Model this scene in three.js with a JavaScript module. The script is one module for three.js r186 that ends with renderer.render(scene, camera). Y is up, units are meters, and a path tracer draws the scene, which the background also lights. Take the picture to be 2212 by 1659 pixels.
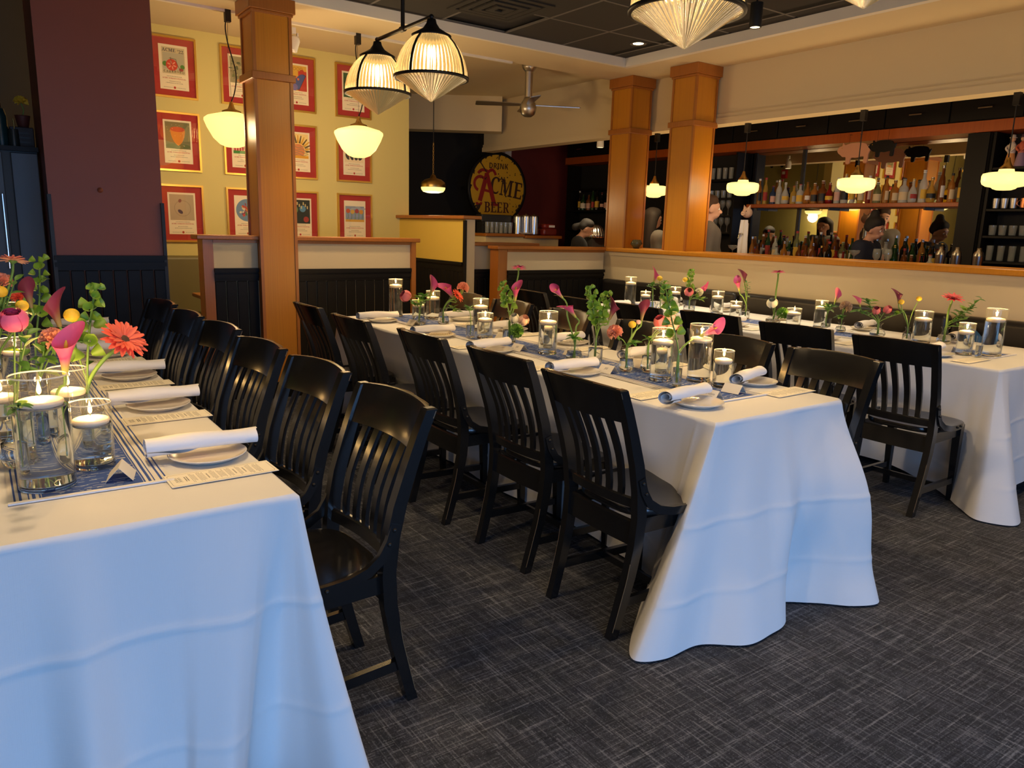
import * as THREE from 'three';
import { RoundedBoxGeometry } from 'three/addons/geometries/RoundedBoxGeometry.js';
import { mergeGeometries, toCreasedNormals } from 'three/addons/utils/BufferGeometryUtils.js';

import { RectAreaLightUniformsLib } from 'three/addons/lights/RectAreaLightUniformsLib.js';

// ---------- camera, sky, daylight, exposure ----------
const scene = new THREE.Scene();
const camera = new THREE.PerspectiveCamera(53.95, 2212 / 1659, 0.05, 60);
camera.matrixAutoUpdate = true;
{
  const m = new THREE.Matrix4().makeBasis(
    new THREE.Vector3(0.8173953, 0.02836415, 0.57537848),
    new THREE.Vector3(0.09397954, 0.97884121, -0.18176284),
    new THREE.Vector3(-0.56835972, 0.2026459, 0.79743456));
  camera.quaternion.setFromRotationMatrix(m);
  camera.position.set(0, 1.42, 0);
}
scene.add(camera);
scene.background = new THREE.Color().setRGB(0.35, 0.55, 1.0);
RectAreaLightUniformsLib.init();
const WINDOWS = [[-1.4, 1.7], [0.6, 1.7], [2.6, 1.7]];   // [centre x, width] of the street windows behind the camera
for (const [wx, ww] of WINDOWS) {
  const l = new THREE.RectAreaLight(new THREE.Color().setRGB(0.24, 0.50, 1.0), 5.5, ww, 1.5);
  l.position.set(wx, .98, 1.86); l.lookAt(wx, -2.9, -5); l.name = 'daylight';
  scene.add(l);
}
const renderer = new THREE.WebGLRenderer({ antialias: true });
renderer.toneMapping = THREE.LinearToneMapping;
renderer.toneMappingExposure = 1.0;
renderer.shadowMap.enabled = true;
const WARM = new THREE.Color().setRGB(1.0, 0.70, 0.38);

// ---------- helpers ----------
let seed = 7;
const rnd = () => { seed = (seed * 1664525 + 1013904223) >>> 0; return seed / 4294967296; };
const rr = (a, b) => a + (b - a) * rnd();
const V = (x, y, z) => new THREE.Vector3(x, y, z);
const lin = (r, g, b) => new THREE.Color().setRGB(r, g, b);
const taken = {};
const numbered = n => { const k = taken[n] = (taken[n] || 0) + 1; return k === 1 ? n : n + '_' + String(k - 1).padStart(3, '0'); };
const ORD = ['first', 'second', 'third', 'fourth', 'fifth', 'sixth', 'seventh', 'eighth', 'ninth', 'tenth', 'eleventh', 'twelfth', 'thirteenth', 'fourteenth', 'fifteenth', 'sixteenth', 'seventeenth', 'eighteenth', 'nineteenth', 'twentieth', 'twenty-first', 'twenty-second', 'twenty-third', 'twenty-fourth', 'twenty-fifth', 'twenty-sixth', 'twenty-seventh', 'twenty-eighth', 'twenty-ninth', 'thirtieth'];
function tag(o, label, category, group, kind) {
  o.userData.label = label; o.userData.category = category;
  if (group) o.userData.group = group;
  if (kind) o.userData.kind = kind;
  return o;
}
function thing(name, label, category, pos = [0, 0, 0], turn = 0, group, kind) {
  const g = new THREE.Group(); g.name = numbered(name); g.position.set(...pos); g.rotation.y = turn;
  tag(g, label, category, group, kind); scene.add(g); return g;
}
function P(parent, name, geo, mat, label) {
  const m = new THREE.Mesh(geo, mat); m.name = name; m.castShadow = m.receiveShadow = true;
  if (label) m.userData.label = label;
  parent.add(m); return m;
}
function solo(name, geo, mat, label, category, group, kind) {
  const m = P(scene, numbered(name), geo, mat); return tag(m, label, category, group, kind);
}
const mv = (g, x = 0, y = 0, z = 0) => g.translate(x, y, z);
const B = (w, h, d, x = 0, y = 0, z = 0) => new THREE.BoxGeometry(w, h, d).translate(x, y, z);
const BX = (x0, x1, y0, y1, z0, z1) => B(x1 - x0, y1 - y0, z1 - z0, (x0 + x1) / 2, (y0 + y1) / 2, (z0 + z1) / 2);
const RB = (w, h, d, r, x = 0, y = 0, z = 0, s = 2) => new RoundedBoxGeometry(w, h, d, s, r).translate(x, y, z);
const C = (r1, r2, h, n = 24, x = 0, y = 0, z = 0, open = false) => new THREE.CylinderGeometry(r1, r2, h, n, 1, open).translate(x, y, z);
const S = (r, x = 0, y = 0, z = 0, a = 16, b = 12) => new THREE.SphereGeometry(r, a, b).translate(x, y, z);
const LA = (pts, n = 32) => new THREE.LatheGeometry(pts.map(p => new THREE.Vector2(p[0], p[1])), n);
const TB = (pts, r, n = 16, k = 6) => new THREE.TubeGeometry(new THREE.CatmullRomCurve3(pts.map(p => p.isVector3 ? p : V(...p))), n, r, k);
function M(...list) {
  const gs = list.flat().map(g => { const q = g.index ? g.toNonIndexed() : g.clone(); for (const k of Object.keys(q.attributes)) if (!['position', 'normal', 'uv'].includes(k)) q.deleteAttribute(k); if (!q.attributes.uv) q.setAttribute('uv', new THREE.BufferAttribute(new Float32Array(q.attributes.position.count * 2), 2)); return q; });
  return mergeGeometries(gs);
}
function uvBox(g, s = 1) {   // uv in metres, taken from the face's own plane
  g = g.index ? g.toNonIndexed() : g; const p = g.attributes.position, n = g.attributes.normal, uv = new Float32Array(p.count * 2);
  for (let i = 0; i < p.count; i++) {
    const ax = Math.abs(n.getX(i)), ay = Math.abs(n.getY(i)), az = Math.abs(n.getZ(i));
    const [u, v] = ay > ax && ay > az ? [p.getZ(i), p.getX(i)] : ax > az ? [p.getZ(i), p.getY(i)] : [p.getX(i), p.getY(i)];
    uv[2 * i] = u * s; uv[2 * i + 1] = v * s;
  }
  g.setAttribute('uv', new THREE.BufferAttribute(uv, 2)); return g;
}
function loft(rings, crease = 0.6, closed = true) {   // rings of equal length joined, ends capped
  const n = rings[0].length, pos = [], idx = [];
  for (const r of rings) for (const p of r) pos.push(p.x, p.y, p.z);
  for (let i = 0; i < rings.length - 1; i++) for (let j = 0; j < n; j++) {
    const a = i * n + j, b = i * n + (j + 1) % n, c = a + n, d = b + n;
    idx.push(a, b, d, a, d, c);
  }
  if (closed) for (const [k, f] of [[0, true], [rings.length - 1, false]]) for (let j = 1; j < n - 1; j++) { const o = k * n; f ? idx.push(o, o + j + 1, o + j) : idx.push(o, o + j, o + j + 1); }
  const g = new THREE.BufferGeometry(); g.setAttribute('position', new THREE.Float32BufferAttribute(pos, 3)); g.setIndex(idx);
  const q = toCreasedNormals(g, crease); q.setAttribute('uv', new THREE.Float32BufferAttribute(new Float32Array(q.attributes.position.count * 2), 2));
  return q;
}
function extrude(pts, depth, bevel = 0, curve = 8) {
  const s = !Array.isArray(pts) ? pts : new THREE.Shape(pts.map(p => new THREE.Vector2(p[0], p[1])));
  return new THREE.ExtrudeGeometry(s, { depth, bevelEnabled: bevel > 0, bevelSize: bevel, bevelThickness: bevel, bevelSegments: 2, curveSegments: curve });
}
function at(g, pos, dir, up = V(0, 1, 0)) {   // turn a shape built along +y to point along dir, and move it
  const q = new THREE.Quaternion().setFromUnitVectors(up, dir.clone().normalize());
  return g.applyQuaternion(q).translate(pos.x, pos.y, pos.z);
}

// ---------- textures ----------
function canvas(w, h, draw) { const c = document.createElement('canvas'); c.width = w; c.height = h; draw(c.getContext('2d'), w, h); return c; }
function tex(c, rx = 1, ry = 1, color = true) {
  const t = new THREE.CanvasTexture(c); t.wrapS = t.wrapT = THREE.RepeatWrapping; t.repeat.set(rx, ry); t.magFilter = THREE.LinearFilter;
  if (color) t.colorSpace = THREE.SRGBColorSpace; return t;
}
const grey = v => `rgb(${v | 0},${v | 0},${v | 0})`;
const carpetC = canvas(1024, 1024, (g, w, h) => {
  g.fillStyle = '#303238'; g.fillRect(0, 0, w, h);
  for (let i = 0; i < 220; i++) { g.globalAlpha = rr(.1, .3); g.fillStyle = rnd() < .5 ? '#16171a' : '#4c4d52'; const x = rnd() * w, y = rnd() * h, a = rr(30, 150), b = rr(20, 90); for (const ox of [0, -w]) for (const oy of [0, -h]) g.fillRect(x + ox, y + oy, rnd() < .5 ? a : b, b); }
  for (let i = 0; i < 5200; i++) {
    const L = rr(10, 150), t = rr(1.2, 4), hor = rnd() < .5, x = rnd() * w, y = rnd() * h; g.globalAlpha = rr(.12, .55);
    g.fillStyle = rnd() < .42 ? '#0e0f13' : (rnd() < .5 ? '#76777a' : '#929294');
    for (const ox of [0, -w]) for (const oy of [0, -h]) hor ? g.fillRect(x + ox, y + oy, L, t) : g.fillRect(x + ox, y + oy, t, L);
  }
  for (let i = 0; i < 46000; i++) { g.globalAlpha = rr(.15, .6); g.fillStyle = rnd() < .55 ? '#0d0e12' : '#85888f'; g.fillRect(rnd() * w, rnd() * h, rr(1, 3.2), rr(1, 3.2)); }
  g.globalAlpha = 1;
});
const grainC = (base, dark, light, n = 260) => canvas(512, 512, (g, w, h) => {
  g.fillStyle = base; g.fillRect(0, 0, w, h);
  for (let i = 0; i < n; i++) {
    g.globalAlpha = rr(.03, .13); g.strokeStyle = rnd() < .5 ? dark : light; g.lineWidth = rr(.6, 5); const x = rnd() * w, k = rr(4, 22), ph = rnd() * 6;
    g.beginPath(); for (let y = -10; y <= h + 10; y += 16) g.lineTo(x + k * Math.sin(y * 2 * Math.PI / h + ph) * .5, y); g.stroke();
  }
  g.globalAlpha = 1;
});
const weaveC = canvas(256, 256, (g, w, h) => {
  g.fillStyle = '#808080'; g.fillRect(0, 0, w, h);
  for (let i = 0; i < 256; i += 2) { g.globalAlpha = .5; g.fillStyle = grey(rr(90, 170)); g.fillRect(i, 0, 1, h); g.fillStyle = grey(rr(90, 170)); g.fillRect(0, i, w, 1); }
});
const wallC = canvas(256, 256, (g, w, h) => { g.fillStyle = '#808080'; g.fillRect(0, 0, w, h); for (let i = 0; i < 5000; i++) { g.globalAlpha = .25; g.fillStyle = grey(rr(70, 190)); g.beginPath(); g.arc(rnd() * w, rnd() * h, rr(1, 3), 0, 7); g.fill(); } });

// ---------- materials ----------
const mat = (color, roughness = .6, o = {}) => new THREE.MeshStandardMaterial({ color, roughness, ...o });
const phys = (color, roughness = .5, o = {}) => new THREE.MeshPhysicalMaterial({ color, roughness, ...o });
const wallBump = tex(wallC, 3, 3, false);
const paint = (c, r = .75) => mat(c, r, { bumpMap: wallBump, bumpScale: .0006 });
const m = {
  carpet: mat(0xffffff, .95, { map: tex(carpetC, .8, .8) }),
  cream: paint(lin(.66, .54, .325)), trimWhite: paint(lin(.74, .69, .60), .6),
  yellow: paint(lin(.66, .57, .21)), yellowDeep: paint(lin(.70, .50, .08)), olive: paint(lin(.36, .32, .10)), maroon: paint(lin(.26, .060, .022), .5), red: paint(lin(.16, .022, .02), .6),
  blackPaint: phys(lin(.009, .008, .0075), .42, { specularIntensity: .32 }), blackWall: paint(lin(.008, .007, .007), .8), darkWall: paint(lin(.05, .045, .03), .8),
  tile: mat(lin(.022, .019, .015), .9, { bumpMap: wallBump, bumpScale: .002 }), tbar: mat(lin(.11, .10, .09), .6),
  maple: phys(0xffffff, .32, { map: tex(grainC('#bd7a1c', '#96600e', '#d0912e'), 1.6, .8), clearcoat: .12, clearcoatRoughness: .25 }),
  trimWood: phys(0xffffff, .36, { map: tex(grainC('#a2601f', '#74400f', '#bd7a30'), 3, 1), clearcoat: .2, clearcoatRoughness: .3 }),
  redWood: phys(0xffffff, .38, { map: tex(grainC('#a14c10', '#702c05', '#bd6420'), 2, 1) }),
  chair: phys(lin(.0075, .0072, .007), .22, { clearcoat: .55, clearcoatRoughness: .16, bumpMap: wallBump, bumpScale: .0003 }),
  worn: mat(lin(.20, .12, .05), .5),
  cloth: phys(lin(.80, .79, .77), .9, { bumpMap: tex(weaveC, 6, 6, false), bumpScale: .0004, sheen: .2 }),
  napkin: phys(lin(.86, .85, .84), .92, { bumpMap: tex(weaveC, 8, 8, false), bumpScale: .0005 }),
  china: phys(lin(.80, .76, .68), .12, { clearcoat: .4 }),
  glass: phys(lin(.93, .95, .94), .0, { transmission: .985, thickness: 0, ior: 1.45, side: THREE.DoubleSide }),
  pane: phys(lin(1, 1, 1), .0, { transmission: 1, thickness: 0, ior: 1.45 }),
  solidGlass: phys(lin(.96, .985, .975), .01, { transmission: 1, thickness: .02, ior: 1.46 }),
  rimGlass: phys(lin(.9, .92, .9), .04, { transmission: .6, thickness: 0, ior: 1.5 }),
  water: phys(lin(.985, .995, .995), .0, { transmission: 1, thickness: .05, ior: 1.33 }),
  wax: phys(lin(.86, .76, .60), .45, { transmission: .12, thickness: 0 }),
  wick: mat(lin(.02, .015, .01), .9),
  flame: mat(lin(1, .6, .2), 1, { emissive: lin(1, .60, .20), emissiveIntensity: 9 }),
  steel: mat(lin(.62, .60, .57), .22, { metalness: 1 }), brushed: mat(lin(.55, .53, .49), .34, { metalness: 1 }), iron: mat(lin(.03, .027, .024), .45, { metalness: .6 }),
  brass: mat(lin(.45, .30, .10), .3, { metalness: 1 }), gold: mat(lin(.72, .46, .10), .33, { metalness: 1 }), copper: mat(lin(.75, .32, .14), .25, { metalness: 1 }),
  mirror: mat(lin(.80, .80, .76), .015, { metalness: 1 }),
  leather: phys(lin(.012, .010, .009), .38), oliveLeather: phys(lin(.16, .14, .055), .45), blackPlastic: mat(lin(.012, .012, .012), .5),
  stem: mat(lin(.16, .30, .05), .55), leaf: phys(lin(.10, .26, .035), .5, { transmission: .25, thickness: 0, side: THREE.DoubleSide }), bellG: phys(lin(.24, .42, .04), .5, { transmission: .3, thickness: 0, side: THREE.DoubleSide }),
  paper: mat(lin(.82, .78, .68), .8), white: mat(lin(.8, .79, .76), .5),
};

// ---------- the room ----------
const struct = (name, geo, mt, label, cat) => solo(name, uvBox(geo), mt, label, cat, null, 'structure');
{
  const fl = struct('floor', BX(-2.6, 8.75, -.1, 0, -10.4, 1.9), m.carpet, 'charcoal blue woven-look carpet across the dining room', 'floor');
  fl.receiveShadow = true;
}
struct('ground', BX(-8, 14, -.25, -.12, 2.05, 14), mat(lin(.25, .25, .25), .9), 'grey pavement outside the street windows', 'pavement');
struct('wall_left', BX(-2.75, -2.6, 0, 3.3, -8.1, 1.9), m.darkWall, 'dark side wall at the far left of the room', 'wall');
struct('wall_right', BX(8.75, 8.9, 0, 3.3, -10.4, 1.9), m.blackWall, 'dark wall behind the back bar', 'wall');
struct('wall_posters', BX(-2.6, 4.22, 0, 3.3, -8.25, -8.1), m.yellow, 'yellow-green wall hung with framed posters', 'wall');
struct('wall_passage', BX(4.07, 4.22, 0, 3.3, -10.4, -8.25), m.olive, 'olive wall of the back passage', 'wall');
struct('wall_far', BX(4.07, 7.1, 0, 3.3, -10.55, -10.4), m.blackWall, 'black far wall behind the round beer sign', 'wall');
struct('wall_far_red', BX(7.1, 8.75, 0, 3.3, -10.55, -10.4), m.red, 'dark red wall at the far end of the bar', 'wall');
struct('trim_1', BX(7.08, 7.2, 0, 2.62, -10.4, -10.3), m.trimWhite, 'cream door casing between black and red far walls', 'trim');
// street wall with its windows, behind the camera
{
  const y0 = .2, y1 = 1.76, g = [BX(-2.75, 8.9, 0, y0, 1.9, 2.05), BX(-2.75, 8.9, y1, 3.3, 1.9, 2.05)]; let x = -2.75;
  for (const [wx, ww] of WINDOWS) { g.push(BX(x, wx - ww / 2, y0, y1, 1.9, 2.05)); x = wx + ww / 2; }
  g.push(BX(x, 8.9, y0, y1, 1.9, 2.05));
  struct('wall_street', M(g), m.cream, 'cream street wall with tall windows', 'wall');
  WINDOWS.forEach(([wx, ww], i) => {
    const w = thing('window_' + (i + 1), 'tall street window, ' + ORD[i] + ' from the left wall', 'window', [wx, y0, 1.97], 0, null, 'structure');
    P(w, 'frame', M(B(ww, .06, .08, 0, .03, 0), B(ww, .06, .08, 0, 1.53, 0), B(.06, 1.56, .08, -ww / 2 + .03, .78, 0), B(.06, 1.56, .08, ww / 2 - .03, .78, 0), B(.05, 1.56, .06, 0, .78, 0)), m.blackPaint);
    for (const s of [-1, 1]) P(w, 'pane', B(ww / 2 - .08, 1.44, .006, s * ww / 4, .78, 0), m.glass);
  });
}
// ceilings
{
  const c = thing('ceiling', 'dark dropped tile ceiling in a recessed tray', 'ceiling', [0, 3.13, 0], 0, null, 'structure');
  const T = .66, x1 = 5.58, z1 = -6.02, tg = B(T - .024, .02, T - .024, 0, .012, 0), bars = [];
  for (let i = 0; i < 13; i++) for (let j = 0; j < 13; j++) {
    const x = x1 - .16 - T * (i - .5), z = z1 + T * (j + .5); if (x - T / 2 < -2.6 || z + T / 2 > 1.9) continue;
    const cx = Math.min(x, x1 - .2); if (Math.abs(x - 3.6) < .33 && Math.abs(z + 5.36) < .33) continue;
    const t = P(c, 'ceiling_tile', tg, m.tile); t.position.set(x, 0, z); if (x + T / 2 > x1) { t.scale.x = .5; t.position.x = x1 - .09; }
  }
  for (let i = 0; i < 13; i++) bars.push(B(.022, .012, 7.9, x1 - .16 - T * i, .006, -2.06));
  for (let j = 0; j < 13; j++) bars.push(B(8.1, .012, .022, 1.5, .0061, z1 + T * j));
  P(c, 'tile_grid', M(bars), m.tbar);
  P(c, 'ceiling_slab', BX(-2.6, 5.75, .03, .06, -6.2, 1.9), m.blackWall);
}
struct('ceiling_back', BX(-2.6, 8.75, 3.18, 3.3, -10.4, -6.65), m.cream, 'cream ceiling over the booths', 'ceiling');
struct('ceiling_bar', BX(6.45, 8.75, 3.18, 3.3, -6.65, 1.9), m.cream, 'cream ceiling over the bar', 'ceiling');
struct('trim_2', M(BX(-2.6, 6.45, 3.05, 3.3, -6.65, -6.06), BX(5.64, 6.45, 3.05, 3.3, -6.06, 1.9)), m.cream, 'cream soffit framing the dark tray ceiling', 'soffit');
struct('trim_3', M(BX(-2.6, 5.64, 3.045, 3.13, -6.06, -6.02), BX(5.58, 5.64, 3.045, 3.13, -6.06, 1.9)), m.trimWhite, 'pale fascia strip along the edge of the tray ceiling', 'trim');
struct('wall_header', BX(6.3, 6.45, 2.56, 3.2, -9.73, 1.9), m.cream, 'long cream header wall above the bar opening', 'wall');
struct('trim_4', M(BX(6.27, 6.47, 2.50, 2.56, -9.73, 1.9), BX(6.285, 6.47, 2.56, 2.60, -9.73, 1.9)), m.cream, 'stepped cream moulding under the header wall', 'trim');
struct('wall_soffit', new THREE.BoxGeometry(2.1, .46, .3).rotateY(-.61).translate(5.37, 2.95, -9.77), m.cream, 'angled cream soffit at the far end of the room', 'soffit');

// ---------- maroon pier ----------
function beads(parent, along, a0, a1, y0, y1, face, sign) {   // beadboard: each plank a piece of its own
  const n = Math.max(1, Math.round((a1 - a0) / .088)), w = (a1 - a0) / n, g = RB(along === 'x' ? w - .004 : .016, y1 - y0, along === 'x' ? .016 : w - .004, .006, 0, 0, 0, 1);
  for (let i = 0; i < n; i++) { const c = a0 + w * (i + .5), p = P(parent, 'plank', g, m.blackPaint); along === 'x' ? p.position.set(c, (y0 + y1) / 2, face + sign * .006) : p.position.set(face + sign * .006, (y0 + y1) / 2, c); }
}
const rail = (along, a0, a1, y, face, s) => along === 'x'
  ? M(BX(a0, a1, y - .03, y, Math.min(face, face + s * .035), Math.max(face, face + s * .035)), BX(a0, a1, y - .075, y - .045, Math.min(face, face + s * .026), Math.max(face, face + s * .026)), BX(a0, a1, y - .10, y, Math.min(face, face + s * .016), Math.max(face, face + s * .016)))
  : M(BX(Math.min(face, face + s * .035), Math.max(face, face + s * .035), y - .03, y, a0, a1), BX(Math.min(face, face + s * .016), Math.max(face, face + s * .016), y - .10, y, a0, a1));
{
  const t = thing('wall_pier', 'maroon wall pier with black beadboard below', 'wall', [0, 0, 0], 0, null, 'structure');
  P(t, 'plaster', uvBox(BX(.44, 1.13, 0, 3.2, -6.5, -5.9)), m.maroon);
  P(t, 'chair_rail', rail('x', .44, 1.13, 1.155, -5.9, 1), m.blackPaint);
  beads(t, 'x', .44, 1.13, 0, 1.055, -5.9, 1);
  P(t, 'corner_guard', M(BX(1.115, 1.137, 0, 1.52, -5.9, -5.88), BX(1.13, 1.137, 0, 1.52, -5.96, -5.89)), m.iron);
  P(t, 'corner_guard', M(BX(.433, .455, 0, 1.55, -5.9, -5.88), BX(.433, .44, 0, 1.55, -5.96, -5.89)), m.iron);
  P(t, 'wall_plug', LA([[0, .012], [.012, .01], [.018, 0]], 16).rotateX(Math.PI / 2).translate(.745, 1.59, -5.9), m.maroon);
}

// ---------- wooden columns ----------
function column(x0, x1, z0, z1, y0, y1, label) {   // z1 is the near face
  const t = thing('wood_column', label, 'column', [(x0 + x1) / 2, y0, (z0 + z1) / 2]), w = (x1 - x0) / 2, d = (z1 - z0) / 2, h = y1 - y0, band = 2.49 - y0;
  P(t, 'panel_core', uvBox(BX(-w + .008, w - .008, 0, h, -d + .008, d - .008)), m.maple);
  const s = .024;
  for (const [sx, sz] of [[-1, 1], [1, 1], [-1, -1], [1, -1]]) P(t, 'corner_strip', uvBox(B(s, h - .01, s, sx * (w - s / 2), h / 2, sz * (d - s / 2))), m.trimWood);
  P(t, 'band', uvBox(RB(2 * w + .035, .055, 2 * d + .035, .006, 0, band, 0)), m.trimWood);
  P(t, 'crown', uvBox(M(RB(2 * w + .05, .10, 2 * d + .05, .005, 0, h - .05, 0), RB(2 * w + .02, .02, 2 * d + .02, .004, 0, h - .11, 0))), m.trimWood);
  if (y0 < .1) P(t, 'plinth', BX(-w - .012, w + .012, 0, .13, -d - .012, d + .012), m.blackPaint);
  return t;
}
column(1.845, 2.145, -6.33, -6.03, 0, 3.05, 'tall golden maple column standing beside the poster booths');
column(5.95, 6.25, -6.60, -6.28, 1.235, 3.05, 'farther of two golden maple columns on the bar half wall');
column(5.95, 6.27, -5.70, -5.38, 1.235, 3.05, 'nearer of two golden maple columns on the bar half wall');

// ---------- half walls ----------
{
  let t = thing('half_wall', 'half wall with cream panel and wood cap, left of the maple column', 'half wall', [0, 0, 0]);
  P(t, 'panel', uvBox(BX(1.49, 1.85, .04, 1.265, -6.24, -6.12)), m.cream);
  P(t, 'cap', uvBox(RB(.47, .035, .2, .008, 1.62, 1.285, -6.17)), m.trimWood);
  P(t, 'end_post', uvBox(M(BX(1.43, 1.475, 0, 1.27, -6.25, -6.09), BX(1.475, 1.51, 0, 1.27, -6.25, -6.11))), m.trimWood);
  P(t, 'cap_moulding', uvBox(BX(1.51, 1.85, 1.245, 1.27, -6.12, -6.10)), m.trimWood);
  P(t, 'chair_rail', rail('x', 1.51, 1.845, 1.05, -6.12, 1), m.blackPaint); beads(t, 'x', 1.51, 1.845, 0, .95, -6.12, 1);
  t = thing('half_wall', 'half wall with cream panel and wood cap, right of the maple column', 'half wall', [0, 0, 0]);
  P(t, 'panel', uvBox(BX(2.145, 3.2, .04, 1.265, -6.24, -6.12)), m.cream);
  P(t, 'cap', uvBox(RB(1.13, .035, .2, .008, 2.715, 1.285, -6.17)), m.trimWood);
  P(t, 'end_post', uvBox(BX(3.2, 3.245, 0, 1.27, -6.25, -6.09)), m.trimWood);
  P(t, 'cap_moulding', uvBox(BX(2.15, 3.2, 1.245, 1.27, -6.12, -6.10)), m.trimWood);
  P(t, 'chair_rail', rail('x', 2.15, 3.2, 1.04, -6.12, 1), m.blackPaint); beads(t, 'x', 2.15, 3.2, 0, .94, -6.12, 1);
  // taller yellow screen wall at the end of the posters
  t = thing('half_wall', 'tall yellow screen wall with wood cap at the end of the posters', 'half wall', [0, 0, 0]);
  P(t, 'panel', uvBox(BX(4.10, 4.22, .04, 1.49, -8.1, -6.66)), m.yellowDeep);
  P(t, 'end_panel', uvBox(BX(4.11, 4.22, .04, 1.49, -6.66, -6.65)), m.cream);
  P(t, 'corner_trim', BX(4.085, 4.115, .0, 1.48, -6.665, -6.635), m.blackPaint);
  P(t, 'cap', uvBox(RB(.22, .035, 1.56, .008, 4.16, 1.51, -7.38)), m.trimWood);
  P(t, 'chair_rail', rail('z', -8.1, -6.66, 1.06, 4.10, -1), m.blackPaint); beads(t, 'z', -8.1, -6.66, 0, .96, 4.10, -1);
  t = thing('half_wall', 'short cream half wall behind the post of the bar partition', 'half wall', [0, 0, 0]);
  P(t, 'panel', uvBox(BX(4.22, 4.95, .04, 1.225, -6.86, -6.74)), m.cream);
  P(t, 'cap', uvBox(RB(.92, .035, .22, .008, 4.62, 1.245, -6.79)), m.trimWood);
  P(t, 'chair_rail', rail('x', 4.22, 4.95, .985, -6.74, 1), m.blackPaint); beads(t, 'x', 4.22, 4.95, 0, .885, -6.74, 1);
  // partition closing the dining room, and the long half wall in front of the bar
  t = thing('half_wall', 'cream and black beadboard partition with wood end post facing the dining tables', 'half wall', [0, 0, 0]);
  P(t, 'panel', uvBox(BX(4.5, 5.86, .04, 1.2, -6.62, -6.5)), m.cream);
  P(t, 'cap', uvBox(RB(1.52, .035, .2, .008, 5.13, 1.2175, -6.54)), m.trimWood);
  P(t, 'end_post', uvBox(M(BX(4.40, 4.485, 0, 1.2, -6.63, -6.48), BX(4.485, 4.52, 0, 1.2, -6.6, -6.49))), m.trimWood);
  P(t, 'cap_moulding', uvBox(BX(4.52, 5.86, 1.175, 1.2, -6.5, -6.485)), m.trimWood);
  P(t, 'chair_rail', rail('x', 4.52, 5.86, .985, -6.5, 1), m.blackPaint); beads(t, 'x', 4.52, 5.86, 0, .885, -6.5, 1);
  t = thing('half_wall', 'long cream half wall with orange wood cap running along the bar', 'half wall', [0, 0, 0]);
  P(t, 'panel', uvBox(BX(5.89, 6.36, 0, 1.15, -6.66, 1.6)), m.cream);
  P(t, 'cap_moulding', uvBox(BX(5.87, 6.38, 1.15, 1.19, -6.66, 1.6)), m.cream);
  P(t, 'cap', uvBox(RB(.56, .045, 8.3, .012, 6.115, 1.2125, -2.52)), m.maple);
}
// ---------- banquette and booth ----------
{
  const t = thing('banquette', 'long black leather banquette against the bar half wall', 'banquette', [5.78, 0, -2.5]);
  const W = 7.9;
  P(t, 'base', BX(-.22, .1, 0, .3, -W / 2, 3.7), m.blackPaint);
  for (let i = 0; i < 6; i++) P(t, 'seat_cushion', RB(.31, .14, 1.25, .035, -.08, .37, -W / 2 + .64 + i * 1.27), m.leather);
  for (let i = 0; i < 4; i++) P(t, 'back_cushion', RB(.12, .50, 1.88, .045, .045, .64, -W / 2 + .96 + i * 1.9, 3), m.leather);
  const b = thing('booth_bench', 'olive leather booth bench below the poster wall', 'bench', [0, 0, 0]);
  P(b, 'base', BX(1.2, 4.05, 0, .36, -8.08, -7.45), m.blackPaint);
  P(b, 'seat_cushion', RB(2.85, .12, .62, .04, 2.62, .42, -7.75), m.oliveLeather);
  P(b, 'back_cushion', RB(2.85, .58, .12, .04, 2.62, .77, -8.03), m.oliveLeather);
  const bt = thing('booth_table', 'dark booth table between bench and half wall', 'table', [2.62, 0, -7.1]);
  P(bt, 'tabletop', RB(2.0, .035, .6, .01, 0, .735, 0), m.trimWood); P(bt, 'pedestal', M(C(.035, .035, .7, 16, -.6, .37, 0), C(.035, .035, .7, 16, .6, .37, 0)), m.iron); P(bt, 'foot_plate', M(C(.22, .24, .03, 24, -.6, .015, 0), C(.22, .24, .03, 24, .6, .015, 0)), m.iron);
  const cu = thing('cushion', 'small blue cushion leaning on the black banquette', 'cushion', [5.70, .44, -2.47]);
  P(cu, 'cover', new THREE.SphereGeometry(1, 24, 16).scale(.05, .19, .13).rotateZ(-.12).translate(0, .19, 0), mat(lin(.01, .07, .17), .8)); 
}

// ---------- black slat-back chairs ----------
const lerp = (a, b, t) => a + (b - a) * t, smooth = (a, b, x) => { const t = Math.min(1, Math.max(0, (x - a) / (b - a))); return t * t * (3 - 2 * t); };
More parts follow.
